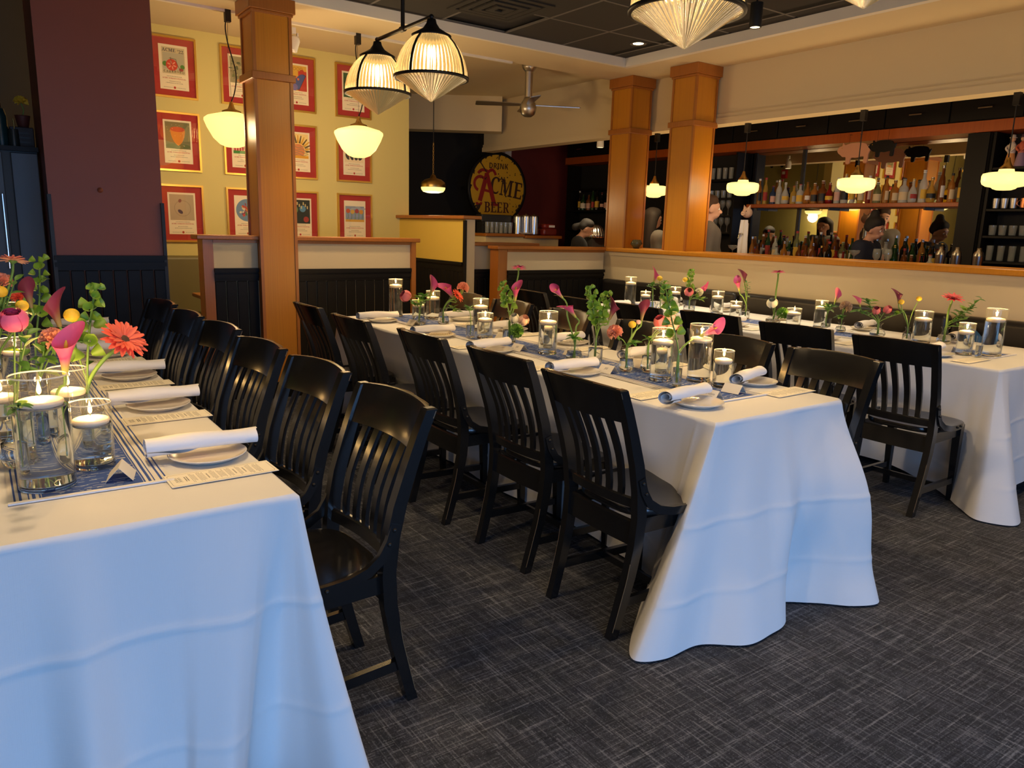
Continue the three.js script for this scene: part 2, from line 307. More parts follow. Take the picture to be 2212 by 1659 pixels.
// side profile of the rear post: centre x at height y (the chair faces +x, its crest stands over x = 0)
const POST = [[0, .045], [.10, .072], [.22, .103], [.34, .124], [.44, .130], [.54, .120], [.64, .098], [.75, .062], [.84, .030], [.915, 0]];
const postX = y => { for (let i = 1; i < POST.length; i++) if (y <= POST[i][0]) return lerp(POST[i - 1][1], POST[i][1], (y - POST[i - 1][0]) / (POST[i][0] - POST[i - 1][0])); return 0; };
const halfW = y => .178 + .03 * y;
const rect = (c, ax, ay, hx, hy) => [[-1, -1], [1, -1], [1, 1], [-1, 1]].map(([a, b]) => c.clone().addScaledVector(ax, a * hx).addScaledVector(ay, b * hy));
function curvedRail(y0, y1, thick, bow, rise = 0) {
  const rings = []; const n = 14;
  for (let i = 0; i <= n; i++) {
    const s = -1 + 2 * i / n, z = s * (halfW((y0 + y1) / 2) - .006), b = -bow * (1 - s * s), top = y1 + rise * (1 - s * s);
    const xa = postX(y0) + b, xb = postX(y1) + b;
    rings.push([V(xa - thick / 2, y0, z), V(xa + thick / 2, y0, z), V(xb + thick / 2, top - .006, z), V(xb + thick / 2 - .006, top, z), V(xb - thick / 2 + .006, top, z), V(xb - thick / 2, top - .006, z)]);
  }
  return loft(rings, .5);
}
function makeChair() {
  const t = thing('slat_back_chair', '', 'chair', [0, 0, 0], 0, 'black slat-back chairs around the set tables');
  // rear legs run up into the back posts
  for (const s of [-1, 1]) {
    const rings = POST.concat([[.9151, 0]]).map(([y, x], i) => { const hd = i === 10 ? .014 : lerp(.017, .022, smooth(0, .4, y)) - .004 * smooth(.6, .9, y), hz = i === 10 ? .012 : .0165; return rect(V(x, i === 9 ? .911 : y, s * halfW(y)), V(1, 0, 0), V(0, 0, 1), hd, hz); });
    const leg = P(t, 'leg', loft(rings, .45), m.chair);
    P(leg, 'glide', C(.009, .009, .006, 10, .045, .003, s * halfW(0)), m.white);
    // front legs
    const fl = P(t, 'leg', loft([[.0, .013], [.06, .0145], [.42, .021], [.44, .021]].map(([y, h]) => rect(V(.485 + .012 * (1 - y / .44), y, s * .178), V(1, 0, 0), V(0, 0, 1), h, h)), .45), m.chair);
    P(fl, 'glide', C(.008, .008, .006, 10, .497, .003, s * .178), m.white);
  }
  const nick = []; // bare wood where the paint has rubbed off the edges
  for (const s of [-1, 1]) { nick.push(TB([.03, .08, .15, .22, .28].map(y => V(postX(y) - lerp(.017, .022, smooth(0, .4, y)) + .0004, y, s * (halfW(y) + .0158))), .0014, 10, 5)); nick.push(TB([.885, .897, .906].map(y => V(postX(y) - .0165, y, s * (halfW(y) + .0155))), .0018, 5, 5)); }
  for (const [a, b] of [[-.9, -.55], [-.3, .12], [.5, .92]]) nick.push(TB([0, .5, 1].map(f => { const s = lerp(a, b, f); return V(-.030 * (1 - s * s) - .0065 + .003 * Math.sin(s * 9), .9146 + .008 * (1 - s * s), s * .199); }), .0012, 8, 5));
  for (const g of nick) P(t, 'worn_edge', g, m.worn);
  P(t, 'crest_rail', curvedRail(.795, .915, .024, .030, .008), m.chair);
  P(t, 'back_rail', curvedRail(.475, .515, .022, .022), m.chair);
  P(t, 'rear_apron', curvedRail(.335, .425, .018, .006), m.chair);
  for (let k = -2; k <= 2; k++) {
    const rings = []; const n = 8;
    for (let i = 0; i <= n; i++) { const y = lerp(.505, .805, i / n), hw = halfW(y), s = k * .3, b = -lerp(.022, .030, i / n) * (1 - s * s) - .012 * Math.sin(Math.PI * i / n) * -1; rings.push(rect(V(postX(y) + b, y, s * hw), V(1, 0, .0), V(0, 0, 1), .0065, lerp(.0125, .0165, i / n))); }
    P(t, 'slat', loft(rings, .5), m.chair);
  }
  // saddled seat: rings from the middle of the top, over the edge, to the underside
  {
    const n = 40, out = th => { const c = Math.cos(th), s = Math.sin(th), e = 4.2; const r = Math.pow(Math.pow(Math.abs(c), e) + Math.pow(Math.abs(s), e), -1 / e); const x = .325 + .205 * r * c; return [x, r * s * lerp(.185, .222, smooth(.12, .42, x))]; };
    const rings = [], ring = (r, y0, dish) => { const a = []; for (let i = 0; i < n; i++) { const [x, z] = out(2 * Math.PI * i / n); const px = .325 + (x - .325) * r, pz = z * r; const scoop = dish ? -.016 * Math.pow(Math.max(0, 1 - r * r), .8) * (1 - .5 * smooth(.3, .5, px)) + .004 * smooth(.38, .52, px) * Math.exp(-pz * pz / .002) : 0; a.push(V(px, y0 + scoop, pz)); } return a; };
    for (const r of [.02, .2, .4, .6, .75, .88, .95]) rings.push(ring(r, .462, true));
    rings.push(ring(.985, .459), ring(1, .45), ring(.995, .437), ring(.96, .430), ring(.5, .430), ring(.02, .430));
    P(t, 'seat', loft(rings.map(r => r.slice().reverse()), .7), m.chair);
  }
  P(t, 'side_rail', BX(.14, .48, .375, .43, -.186, -.168), m.chair); P(t, 'side_rail', BX(.14, .48, .375, .43, .168, .186), m.chair);
  for (const s of [-1, 1]) {
    P(t, 'stretcher', loft([0, 1].map(i => rect(V(lerp(.08, .49, i), lerp(.13, .12, i), s * .18), V(0, 1, 0), V(0, 0, 1), .016, .010)), .4), m.chair);
    const bp = [[.112, .595], [.128, .545], [.155, .502], [.20, .472], [.26, .459], [.33, .456], [.39, .458]];
    const br = P(t, 'brace', loft(bp.map(([x, y], i) => { const a = bp[Math.max(0, i - 1)], b = bp[Math.min(6, i + 1)], tx = b[0] - a[0], ty = b[1] - a[1], L = Math.hypot(tx, ty); return rect(V(x, y - .004, s * lerp(.208, .222, smooth(.12, .3, x))), V(-ty / L, tx / L, 0), V(0, 0, 1), .015, .008); }), .5), m.chair);
    for (const [x, y] of [[.118, .575], [.134, .535], [.33, .454], [.37, .455]]) P(br, 'bolt', S(.0065, x, y, s * lerp(.217, .232, smooth(.12, .3, x)), 8, 6), m.iron);
  }
  P(t, 'cross_stretcher', B(.014, .028, .35, .30, .125, 0), m.chair);
  return t;
}
const chair0 = makeChair(); let chairUsed = false;
function chair(x, z, turn, label) {
  let c = chair0; if (chairUsed) { c = chair0.clone(); c.name = numbered('slat_back_chair'); c.userData = { ...chair0.userData }; scene.add(c); }
  chairUsed = true; c.position.set(x, 0, z); c.rotation.set(0, turn, 0); c.userData.label = label;
}
const fromNear = i => i === 0 ? 'nearest the camera' : ORD[i] + ' from the camera';
[[1.01, -2.035, -.04], [1.0, -2.63, -.09], [.965, -3.2, -.12], [.965, -3.83, -.12], [.935, -4.4, -.10], [.93, -5.05, -.14]].forEach(([x, z, a], i) => chair(x, z, Math.PI - a, 'glossy black slat-back chair at the left table, ' + fromNear(i)));
[[1.69, -1.955, -.03], [1.735, -2.54, 0], [1.715, -3.17, 0], [1.66, -3.88, .02], [1.68, -4.58, 0]].forEach(([x, z, a], i) => chair(x, z, a, 'black slat-back chair on the left side of the middle table, ' + fromNear(i)));
[[3.07, -1.865, 0], [3.07, -2.40, .03], [3.07, -3.02, 0], [3.07, -3.68, -.04], [3.07, -4.32, .03], [3.07, -4.92, 0]].forEach(([x, z, a], i) => chair(x, z, Math.PI + a, 'black slat-back chair on the right side of the middle table, ' + fromNear(i)));
[[3.83, -2.0, .04], [3.85, -2.6, .13], [3.86, -3.24, .10], [3.76, -3.80, 0], [3.70, -4.42, 0], [3.74, -5.05, 0]].forEach(([x, z, a], i) => chair(x, z, a, 'black slat-back chair at the banquette table, ' + fromNear(i)));

// ---------- tables under their cloths ----------
const TOP = .745;
function table(x0, x1, z0, z1, label) {
  const t = thing('dining_table', label, 'table', [(x0 + x1) / 2, 0, (z0 + z1) / 2]), w = (x1 - x0) / 2 - .13, d = (z1 - z0) / 2 - .13;
  P(t, 'tabletop', B(x1 - x0 - .03, .03, z1 - z0 - .03, 0, TOP - .024, 0), m.trimWood);
  for (const [sx, sz] of [[-1, -1], [1, -1], [-1, 1], [1, 1]]) P(t, 'leg', C(.022, .018, TOP - .045, 12, sx * w, (TOP - .045) / 2, sz * (d - .3)), m.iron);
}
// stations run round the table edge: [top x, top z, hem x, hem z, hem y]; smooth curves join them
function clothShape(st, cx, cz, creases) {
  const top = new THREE.CatmullRomCurve3(st.map(s => V(s[0], 0, s[1])), true, 'catmullrom', .0), hem = new THREE.CatmullRomCurve3(st.map(s => V(s[2], s[4] ?? .008, s[3])), true, 'centripetal');
  const k = 12, n = st.length * k, rows = 90, pos = [], idx = [], uv = []; let run = 0, prev = null;
  const N = n + 1, tpt = i => { const q = (i % n) / k, a = st[Math.floor(q) % st.length], b = st[(Math.floor(q) + 1) % st.length], f = q - Math.floor(q); return V(lerp(a[0], b[0], f), 0, lerp(a[1], b[1], f)); };
  const zMax = Math.max(...st.map(s => s[1])), zMin = Math.min(...st.map(s => s[1])), wMax = Math.max(...st.map(s => Math.abs(s[0] - cx)));
  const cols = [], bulgeAt = i => { const q = (i % n) / k, a = st[Math.floor(q) % st.length], b = st[(Math.floor(q) + 1) % st.length]; return lerp(a[5] || 0, b[5] || 0, smooth(0, 1, q - Math.floor(q))); };
  for (let i = 0; i <= n; i++) {
    const tp = tpt(i), hp = hem.getPoint((i % n) / n); if (prev) run += tp.distanceTo(prev) + .25 * hp.distanceTo(cols[cols.length - 1].hp); prev = tp; cols.push({ tp, hp, run });
  }
  const rowsAll = rows + 3;
  for (let r = 0; r < rowsAll; r++) for (let i = 0; i <= n; i++) {
    const { tp, hp, run } = cols[i]; let x, y, z; const len = Math.hypot(hp.x - tp.x, hp.z - tp.z);
    if (r === 0) { x = tp.x + (cx - tp.x) * .03; z = tp.z + (cz - tp.z) * .006; y = TOP; }
    else if (r === 1) { const dx = cx - tp.x, dz = cz - tp.z; x = tp.x + Math.sign(dx) * Math.min(.008, Math.abs(dx)); z = tp.z + Math.sign(dz) * Math.min(.008, Math.abs(dz)); y = TOP - .0005; }
    else if (r === 2) { x = tp.x; z = tp.z; y = TOP - .008; }
    else {
      const v = (r - 2) / rows, ends = Math.min(zMax - tp.z, tp.z - zMin), inward = Math.abs(Math.abs(tp.x - cx) - wMax) < .004 ? smooth(.1, .35, ends) : 0;
      const g = lerp(Math.pow(v, 1.05) - .16 * v * (1 - v), smooth(.22, .5, v), inward);
      x = lerp(tp.x, hp.x, g); z = lerp(tp.z, hp.z, g); y = lerp(TOP - .008, hp.y, v); z += bulgeAt(i) * Math.sin(Math.PI * Math.min(1, v * 1.1)) ** 2;
      let b = 0; for (const [kind, c, a] of creases) { const d = kind === 'v' ? (v - c - .012 * Math.sin(run * 5)) * .72 : run - c; b += a * Math.exp(-d * d / .00006) * (v > .06 ? 1 : v / .06); }
      b += .0016 * Math.sin(run * 37 + 3 * Math.sin(run * 9)) * v + .002 * Math.sin(run * 11 + v * 7);
      const L = Math.hypot(tp.x - cx, tp.z - cz) || 1; const onSide = Math.abs(Math.abs(tp.x - cx) - wMax) < .004 ? smooth(0, .1, ends) : 0, nx = Math.sign(tp.x - cx) * onSide, nz = (1 - onSide) * Math.sign(tp.z - cz);
      x += nx * b; z += nz * b;
    }
    pos.push(x, y, z); uv.push(run, r < 3 ? 0 : -(r - 2) / rows * .74);
  }
  for (let r = 0; r < rowsAll - 1; r++) for (let i = 0; i < n; i++) { const a = r * N + i, b = a + 1, c = a + N, d = b + N; idx.push(a, c, b, b, c, d); }
  const c0 = pos.length / 3; pos.push(cx, TOP, cz); uv.push(0, 0);
  for (let i = 0; i < n; i++) idx.push(c0, i, i + 1);
  const g = new THREE.BufferGeometry(); g.setAttribute('position', new THREE.Float32BufferAttribute(pos, 3)); g.setAttribute('uv', new THREE.Float32BufferAttribute(uv, 2)); g.setIndex(idx); g.computeVertexNormals();
  return g;
}
const side = (x, za, zb, hx, n, y = .02) => Array.from({ length: n }, (_, i) => { const z = lerp(za, zb, (i + .5) / n); return [x, z, hx + .02 * Math.sin(i * 2.1), z + .01 * Math.sin(i * 3.3), y]; });
// middle table
table(2.15, 2.985, -5.25, -1.735, 'long dining table under the middle white cloth');
solo('tablecloth', clothShape([
  ...side(2.15, -5.2, -2.15, 2.24, 9), [2.15, -2.02, 2.20, -2.08], [2.15, -1.88, 2.13, -1.98], [2.15, -1.79, 1.95, -1.86], [2.15, -1.735, 1.69, -1.62], [2.185, -1.73, 1.79, -1.565], [2.26, -1.73, 1.95, -1.565], [2.35, -1.73, 2.10, -1.47],
  [2.45, -1.73, 2.235, -1.475], [2.55, -1.73, 2.36, -1.50, .008, .04], [2.63, -1.73, 2.435, -1.61, .008, .06], [2.70, -1.73, 2.50, -1.585, .008, .07], [2.79, -1.73, 2.59, -1.52, .008, .06], [2.88, -1.73, 2.69, -1.43, .008, .065], [2.95, -1.73, 2.80, -1.39, .008, .065], [2.985, -1.755, 2.87, -1.46, .008, .05], [2.985, -1.9, 2.90, -1.86],
  ...side(2.985, -2.1, -5.2, 2.90, 9), [2.985, -5.25, 3.05, -5.33], [2.6, -5.25, 2.6, -5.30], [2.15, -5.25, 2.05, -5.33]], 2.5675, -3.49,
  [['v', .46, .0035], ['v', .78, .003], ['u', 3.62, .004], ['u', 4.02, .004]]), m.cloth, 'white tablecloth on the middle table, its near corner spread on the carpet', 'tablecloth', 'white floor-length tablecloths');
// left table
table(-.23, .622, -5.3, -1.785, 'long dining table under the left white cloth nearest the camera');
solo('tablecloth', clothShape([
  ...side(-.23, -5.25, -2.1, -.14, 8), [-.23, -1.9, -.2, -1.9], [-.23, -1.785, -.36, -1.66], [-.1, -1.785, -.16, -1.66], [.04, -1.785, .02, -1.69], [.12, -1.785, .10, -1.60], [.19, -1.785, .19, -1.68], [.30, -1.785, .29, -1.68], [.39, -1.785, .30, -1.635], [.47, -1.785, .36, -1.60],
  [.52, -1.785, .40, -1.64], [.552, -1.785, .45, -1.73], [.578, -1.785, .52, -1.76], [.598, -1.785, .58, -1.70], [.612, -1.785, .65, -1.61], [.622, -1.79, .73, -1.62], [.622, -1.83, .69, -1.76], [.622, -1.95, .56, -1.95],
  ...side(.622, -2.1, -5.25, .535, 8), [.622, -5.3, .72, -5.4], [.2, -5.3, .2, -5.36], [-.23, -5.3, -.3, -5.4]], .196, -3.54,
  [['v', .36, .004], ['v', .74, .003], ['u', 3.90, .004]]), m.cloth, 'white tablecloth on the left table, nearest the camera', 'tablecloth', 'white floor-length tablecloths');
// banquette table
table(4.44, 5.56, -5.35, -1.735, 'long dining table under the cloth beside the banquette');
solo('tablecloth', clothShape([
  ...side(4.44, -5.3, -2.1, 4.52, 8, .05), [4.44, -1.98, 4.46, -2.0], [4.44, -1.86, 4.36, -1.87], [4.44, -1.78, 4.22, -1.73], [4.445, -1.735, 4.12, -1.60], [4.475, -1.73, 4.20, -1.46], [4.53, -1.73, 4.36, -1.50], [4.58, -1.73, 4.42, -1.64], [4.66, -1.73, 4.60, -1.66, .06], [4.85, -1.73, 4.82, -1.64, .1], [5.1, -1.73, 5.1, -1.66, .08], [5.4, -1.73, 5.45, -1.62, .04], [5.56, -1.74, 5.7, -1.6], [5.56, -1.95, 5.5, -1.95, .1],
  ...side(5.56, -2.1, -5.3, 5.48, 8, .47), [5.56, -5.35, 5.62, -5.42], [5.0, -5.35, 5.0, -5.40], [4.44, -5.35, 4.38, -5.42]], 5.0, -3.54,
  [['v', .45, .0025], ['v', .78, .0025]]), m.cloth, 'white tablecloth on the banquette table at the right', 'tablecloth', 'white floor-length tablecloths');

// blue patterned runners
const runnerC = canvas(512, 1024, (g, w, h) => {
  g.fillStyle = '#e9e4d8'; g.fillRect(0, 0, w, h); g.fillStyle = '#3a58a0'; g.fillRect(96, 0, w - 192, h);
  for (const s of [0, 1]) for (const [a, b] of [[14, 6], [30, 8], [56, 4], [68, 10], [88, 6]]) g.fillRect(s ? w - a - b : a, 0, b, h);
  for (let i = 0; i < 900; i++) { g.fillStyle = '#f1ece0'; const x = rnd() < .5 ? rr(40, 54) : w - rr(40, 54); g.fillRect(x, rnd() * h, rr(1, 4), rr(2, 5)); }
  g.strokeStyle = '#e9e6dc';
  for (let i = 0; i < 620; i++) { g.globalAlpha = rr(.35, .95); g.lineWidth = rr(1, 6); const x = rr(104, w - 110), y = rnd() * h, L = rr(10, 52), k = rr(-9, 9); g.beginPath(); g.moveTo(x, y); g.quadraticCurveTo(x + L / 2, y + k, Math.min(w - 104, x + L), y + k * .4); g.stroke(); }
  g.globalAlpha = 1;
});
const runnerTex = tex(runnerC, 1, 3.4); m.runner = phys(0xffffff, .9, { map: runnerTex, bumpMap: tex(weaveC, 20, 40, false), bumpScale: .0003 });
function runner(x0, x1, z0, z1, label) {
  const g = new THREE.PlaneGeometry(x1 - x0, z1 - z0, 12, 120).rotateX(-Math.PI / 2).translate((x0 + x1) / 2, 0, (z0 + z1) / 2), p = g.attributes.position;
  for (let i = 0; i < p.count; i++) p.setY(i, TOP + .0025 + .0008 * Math.sin(p.getX(i) * 60 + p.getZ(i) * 14) + .0006 * Math.sin(p.getZ(i) * 41)); g.computeVertexNormals();
  const t = thing('table_runner', label, 'table runner', [0, 0, 0], 0, 'blue and white table runners');
  P(t, 'weave', g, m.runner); P(t, 'hem', B(x1 - x0 + .004, .004, .014, (x0 + x1) / 2, TOP + .004, z1 + .004), m.napkin);
}
runner(.015, .375, -5.2, -2.05, 'blue and white striped runner on the left table');
runner(2.39, 2.745, -5.15, -1.96, 'blue and white patterned runner on the middle table');
runner(4.83, 5.17, -5.25, -1.95, 'blue and white runner on the banquette table');

// ---------- lamps ----------
function lampLight(parent, x, y, z, cd, r = 3, col = WARM) { const l = new THREE.PointLight(col, cd, 0, 2); l.position.set(x, y, z); l.castShadow = true; l.shadow.radius = r; l.name = 'lamp_light'; parent.add(l); return l; }
m.prism = phys(lin(1, .86, .62), .10, { transmission: 1, thickness: .004, ior: 1.5, emissive: lin(1, .62, .20), emissiveIntensity: .16 });
m.bulb = mat(lin(1, .9, .7), 1, { emissive: lin(1, .80, .42), emissiveIntensity: 9 });
m.opal = mat(lin(.9, .85, .6), .35, { emissive: lin(1, .80, .24), emissiveIntensity: 1.25 });
m.opalBar = mat(lin(.9, .85, .6), .35, { emissive: lin(1, .78, .26), emissiveIntensity: 1.25 });
function ribbed(profile, ribs, amp, wall = 0) {   // turned glass with fine vertical prisms
  const n = ribs * 4, pos = [], idx = [], uv = [];
  profile.forEach(([r, y], i) => { for (let j = 0; j <= n; j++) { const a = 2 * Math.PI * j / n, q = r * (1 - amp * (j % 4 === 0 ? 0 : j % 4 === 2 ? 1 : .5)); pos.push(q * Math.cos(a), y, q * Math.sin(a)); uv.push(j / n, i / profile.length); } });
  if (wall) { const back = profile.slice().reverse(); back.forEach(([r, y], i) => { for (let j = 0; j <= n; j++) { const a = 2 * Math.PI * j / n, q = Math.max(.0005, r * (1 - amp) - wall); pos.push(q * Math.cos(a), y + (r < .05 ? .004 : 0), q * Math.sin(a)); uv.push(j / n, i / profile.length); } }); }
  const N = n + 1, rows = wall ? profile.length * 2 : profile.length; for (let i = 0; i < rows - (wall ? 0 : 1); i++) for (let j = 0; j < n; j++) { const a = i * N + j, b = (i + 1) % rows * N + j; idx.push(a, b, a + 1, a + 1, b, b + 1); }
  const g = new THREE.BufferGeometry(); g.setAttribute('position', new THREE.Float32BufferAttribute(pos, 3)); g.setAttribute('uv', new THREE.Float32BufferAttribute(uv, 2)); g.setIndex(idx); g.computeVertexNormals(); return g;
}
const domeG = ribbed([[.240, 0], [.236, .05], [.222, .105], [.198, .16], [.168, .205], [.135, .24], [.112, .255]], 56, .045, .003), coneG = ribbed([[.236, -.002], [.20, -.022], [.15, -.055], [.09, -.095], [.04, -.125], [.012, -.142], [.003, -.147]], 56, .045, .003);
const shadeG = mergeGeometries([domeG, coneG]);
const ringG = LA([[.232, -.008], [.247, -.008], [.249, .008], [.234, .008], [.232, -.008]], 64), capG = LA([[.125, .25], [.13, .262], [.10, .278], [.055, .305], [.034, .335], [.028, .36], [.0, .36]], 40);
const strapG = (a) => loft([[.244, .006], [.240, .05], [.226, .105], [.202, .16], [.172, .205], [.139, .24], [.122, .258]].map(([r, y]) => rect(V(r, y, 0), V(1, .3, 0).normalize(), V(0, 0, 1), .003, .008)), .6).rotateY(a);
function doublePendant(x, z, label, cd, dy = 0) {
  const t = thing('double_pendant_lamp', label, 'pendant lamp', [x, 2.365 + dy, z]);
  P(t, 'stem', C(.014, .014, .77 - dy - .365, 12, 0, .365 + .405 - (.77 - .365) / 2 - dy / 2, 0), m.iron);
  P(t, 'ceiling_canopy', C(.07, .07, .03, 24, 0, .75 - dy, 0), m.iron);
  P(t, 'crossbar', M(C(.013, .013, .80, 12).rotateX(Math.PI / 2).translate(0, .375, 0), S(.017, 0, .375, .405), S(.017, 0, .375, -.405), C(.02, .02, .05, 12).rotateX(Math.PI / 2).translate(0, .375, 0)), m.iron);
  for (const s of [-1, 1]) {
    const zz = s * .405;
    const cap = P(t, 'shade_cap', mv(capG.clone(), 0, 0, zz), m.iron);
    P(t, 'glass_shade', mv(shadeG.clone(), 0, 0, zz), m.prism);
    P(t, 'rim_ring', mv(ringG.clone(), 0, 0, zz), m.iron);
    for (let k = 0; k < 4; k++) P(cap, 'strap', mv(strapG(k * Math.PI / 2 + .5), 0, 0, zz), m.iron);
    P(t, 'bulb', new THREE.SphereGeometry(.05, 20, 14).scale(1.5, 1, 1.5).translate(0, .15, zz), m.bulb);
    lampLight(t, 0, .13, zz, cd * .10, 3);
    const dn = new THREE.SpotLight(WARM, cd * 1.7, 0, 1.22, .5, 2); dn.position.set(0, .128, zz); dn.target.position.set(0, -2, zz); dn.castShadow = true; dn.shadow.radius = 4; dn.name = 'lamp_light'; t.add(dn, dn.target);
  }
  return t;
}
doublePendant(2.57, -5.025, 'twin ribbed-glass pendant on a black pipe, farther one over the middle table', 1.65);
doublePendant(2.57, -2.005, 'twin ribbed-glass pendant cut off by the top of the picture', 1.65, -.03);
doublePendant(.20, -1.95, 'twin ribbed-glass pendant above the left table, out of view overhead', 1.6, 0);
doublePendant(5.0, -1.3, 'twin ribbed-glass pendant above the near end of the banquette table', 1.5, 0);

function pendant(name, pos, topY, profile, label, mats, cd, opt = {}) {
  const t = thing(name, label, 'pendant lamp', pos), h = profile[profile.length - 1][1];
  P(t, 'shade', LA(profile, 48), mats);
  P(t, 'fitter', LA([[opt.f || .075, h - .015], [opt.f || .075, h + .012], [.03, h + .03], [.018, h + .06], [.012, h + .085], [0, h + .085]], 24), m.brass);
  const L = topY - pos[1];
  P(t, 'cord', TB(opt.loose ? [[0, h + .08, 0], [.03, h + .16, 0], [.045, h + .3, .01], [-.01, h + .55, 0], [-.02, L - .12, 0], [0, L - .03, 0]] : [[0, h + .08, 0], [0, (h + L) / 2, 0], [0, L - .02, 0]], .005, 30, 6), m.iron);
  if (opt.loose) P(t, 'wire', TB([[0, h + .08, 0], [0, h + .2, 0], [-.008, L / 2 + .1, 0], [0, L - .03, 0]], .0015, 12, 5), m.iron);
  P(t, 'canopy', B(.045, .09, .045, 0, L - .045, 0), m.iron);
  lampLight(t, 0, h * .55, 0, cd, 4);
  return t;
}
const boothProfile = [[.001, 0], [.055, .004], [.10, .022], [.15, .07], [.195, .15], [.217, .205], [.215, .222], [.19, .24], [.11, .262], [.075, .272]];
pendant('opal_pendant', [2.945, 2.0, -6.62], 3.05, boothProfile, 'opal glass pendant over the booths, right of the maple column', m.opal, 2.4, { loose: true });
pendant('opal_pendant', [1.835, 2.0, -6.62], 3.05, boothProfile, 'opal glass pendant over the booths, half hidden by the maple column', m.opal, 2.4, { loose: true });
const barProfile = [[.001, 0], [.05, .003], [.075, .012], [.085, .022], [.125, .030], [.148, .045], [.156, .065], [.157, .105], [.150, .122], [.12, .130], [.055, .134], [.05, .155]];
[[-6.31, 'between the two maple columns'], [-5.08, 'just right of the nearer maple column'], [-3.865, 'in front of the hanging pigs'], [-2.67, 'at the right edge of the picture']].forEach(([z, s]) => pendant('drum_pendant', [6.4, 1.80, z], 2.50, barProfile, 'glowing drum-shaped pendant over the bar, ' + s, m.opalBar, 1.0, { f: .05 }));
{
  const t = thing('brass_pendant', 'brass pendant with a glowing rim hanging before the black far wall', 'pendant lamp', [4.57, 1.80, -8.15]);
  P(t, 'shade', LA([[.145, .065], [.147, .09], [.138, .125], [.10, .155], [.04, .172], [.022, .21], [0, .215]], 40), m.brass);
  P(t, 'diffuser', LA([[.001, 0], [.07, .002], [.12, .014], [.14, .04], [.145, .066]], 40), m.opal);
  const links = []; for (let i = 0; i < 14; i++) links.push(new THREE.TorusGeometry(.012, .0028, 6, 12).scale(.7, 1.35, 1).rotateY(i % 2 ? 1.57 : 0).translate(0, .225 + i * .026, 0)); P(t, 'chain', M(links), m.brass);
  P(t, 'cord', TB([[0, .58, 0], [0, .9, 0], [0, 1.38, 0]], .005, 4, 6), m.iron);
  lampLight(t, 0, -.05, 0, 1.2, 4);
}
// track above the booths, spots and recessed lights
{
  const t = thing('track_rail', 'cream lighting track along the booth soffit', 'track light', [0, 3.05, -6.62]);
  P(t, 'rail', BX(-.5, 4.6, -.02, 0, -.017, .017), m.trimWhite);
  const spot = (pos, label, tilt, lit) => { const s = thing('track_spot', label, 'spotlight', pos); P(s, 'bracket', M(B(.03, .05, .03, 0, -.03, 0), B(.01, .07, .03, .03, -.08, 0)), m.white); const h = P(s, 'head', LA([[.001, .06], [.03, .058], [.042, .03], [.045, -.06], [.038, -.062], [.036, -.03], [0, -.03]], 24).rotateZ(tilt).translate(0, -.13, 0), m.white); if (lit) { P(s, 'lens', C(.035, .035, .004, 20, 0, -.17, 0).rotateZ(0), m.bulb); const l = new THREE.SpotLight(lin(1, .8, .5), 12, 0, .5, .6, 2); l.position.set(0, -.2, 0); l.target.position.set(...lit); s.add(l, l.target); l.castShadow = true; } };
  spot([2.40, 3.03, -6.7], 'white track spot above the posters', -.35);
  spot([6.5, 2.62, -7.38], 'small lit white spot beside the farther maple column', 0, [.4, -1.5, -.3]);
  const r = thing('ceiling_downlight', 'lit recessed downlight in the dark tile ceiling', 'downlight', [5.25, 3.13, -5.5]); P(r, 'trim_ring', LA([[.05, 0], [.075, -.004], [.078, .002], [.05, .004]], 32), m.tbar); P(r, 'lens', C(.05, .05, .004, 24, 0, .003, 0), m.bulb); const l1 = new THREE.SpotLight(lin(1, .85, .6), 10, 0, .6, .5, 2); l1.position.set(0, -.03, 0); l1.target.position.set(0, -2, 0); l1.castShadow = true; r.add(l1, l1.target);
  const c = thing('cylinder_downlight', 'black cylinder downlight hanging below the dark tile ceiling', 'downlight', [4.92, 2.93, -3.92]); P(c, 'can', LA([[.035, 0], [.045, 0], [.045, .17], [0, .17]], 28), m.blackPlastic); P(c, 'stem', C(.008, .008, .05, 10, 0, .19, 0), m.iron); P(c, 'lens', C(.036, .036, .004, 24, 0, .006, 0), m.bulb); const l2 = new THREE.SpotLight(lin(1, .85, .6), 10, 0, .6, .5, 2); l2.position.set(0, -.03, 0); l2.target.position.set(0, -2, 0); l2.castShadow = true; c.add(l2, l2.target);
  const v = thing('air_vent', 'dark square air diffuser set in the tile ceiling', 'vent', [3.6, 3.13, -5.36]);
  for (let i = 0; i < 4; i++) { const a = .31 - i * .075; P(v, 'louvre', M(B(2 * a, .012, .05, 0, -.004 - i * .006, a - .025), B(2 * a, .012, .05, 0, -.004 - i * .006, -a + .025), B(.05, .012, 2 * a - .1, a - .025, -.004 - i * .006, 0), B(.05, .012, 2 * a - .1, -a + .025, -.004 - i * .006, 0)), m.tile); }
}
// ceiling fan
{
  const t = thing('ceiling_fan', 'brushed metal ceiling fan beside the farther maple column', 'fan', [5.2, 2.73, -7.14]);
  P(t, 'canopy', LA([[.0, .365], [.04, .37], [.075, .41], [.085, .45], [0, .45]], 32), m.brushed); P(t, 'downrod', C(.018, .018, .3, 16, 0, .25, 0), m.brushed);
  P(t, 'rod_sleeve', C(.045, .04, .28, 20, 0, .24, 0), m.brushed);
  P(t, 'motor', LA([[.0, -.10], [.04, -.095], [.075, -.07], [.092, -.03], [.095, 0], [.08, .05], [.055, .085], [.045, .11], [0, .11]], 40), m.brushed);
  for (const a of [-.50, 1.07, 2.64, 4.21]) P(t, 'blade', loft([[.08, .028], [.2, .045], [.4, .055], [.57, .06], [.585, .05]].map(([r, w]) => rect(V(r, .03, 0), V(0, 1, .22).normalize(), V(0, -.22, 1).normalize(), .004, w)), .6).rotateY(a), m.brushed);
}

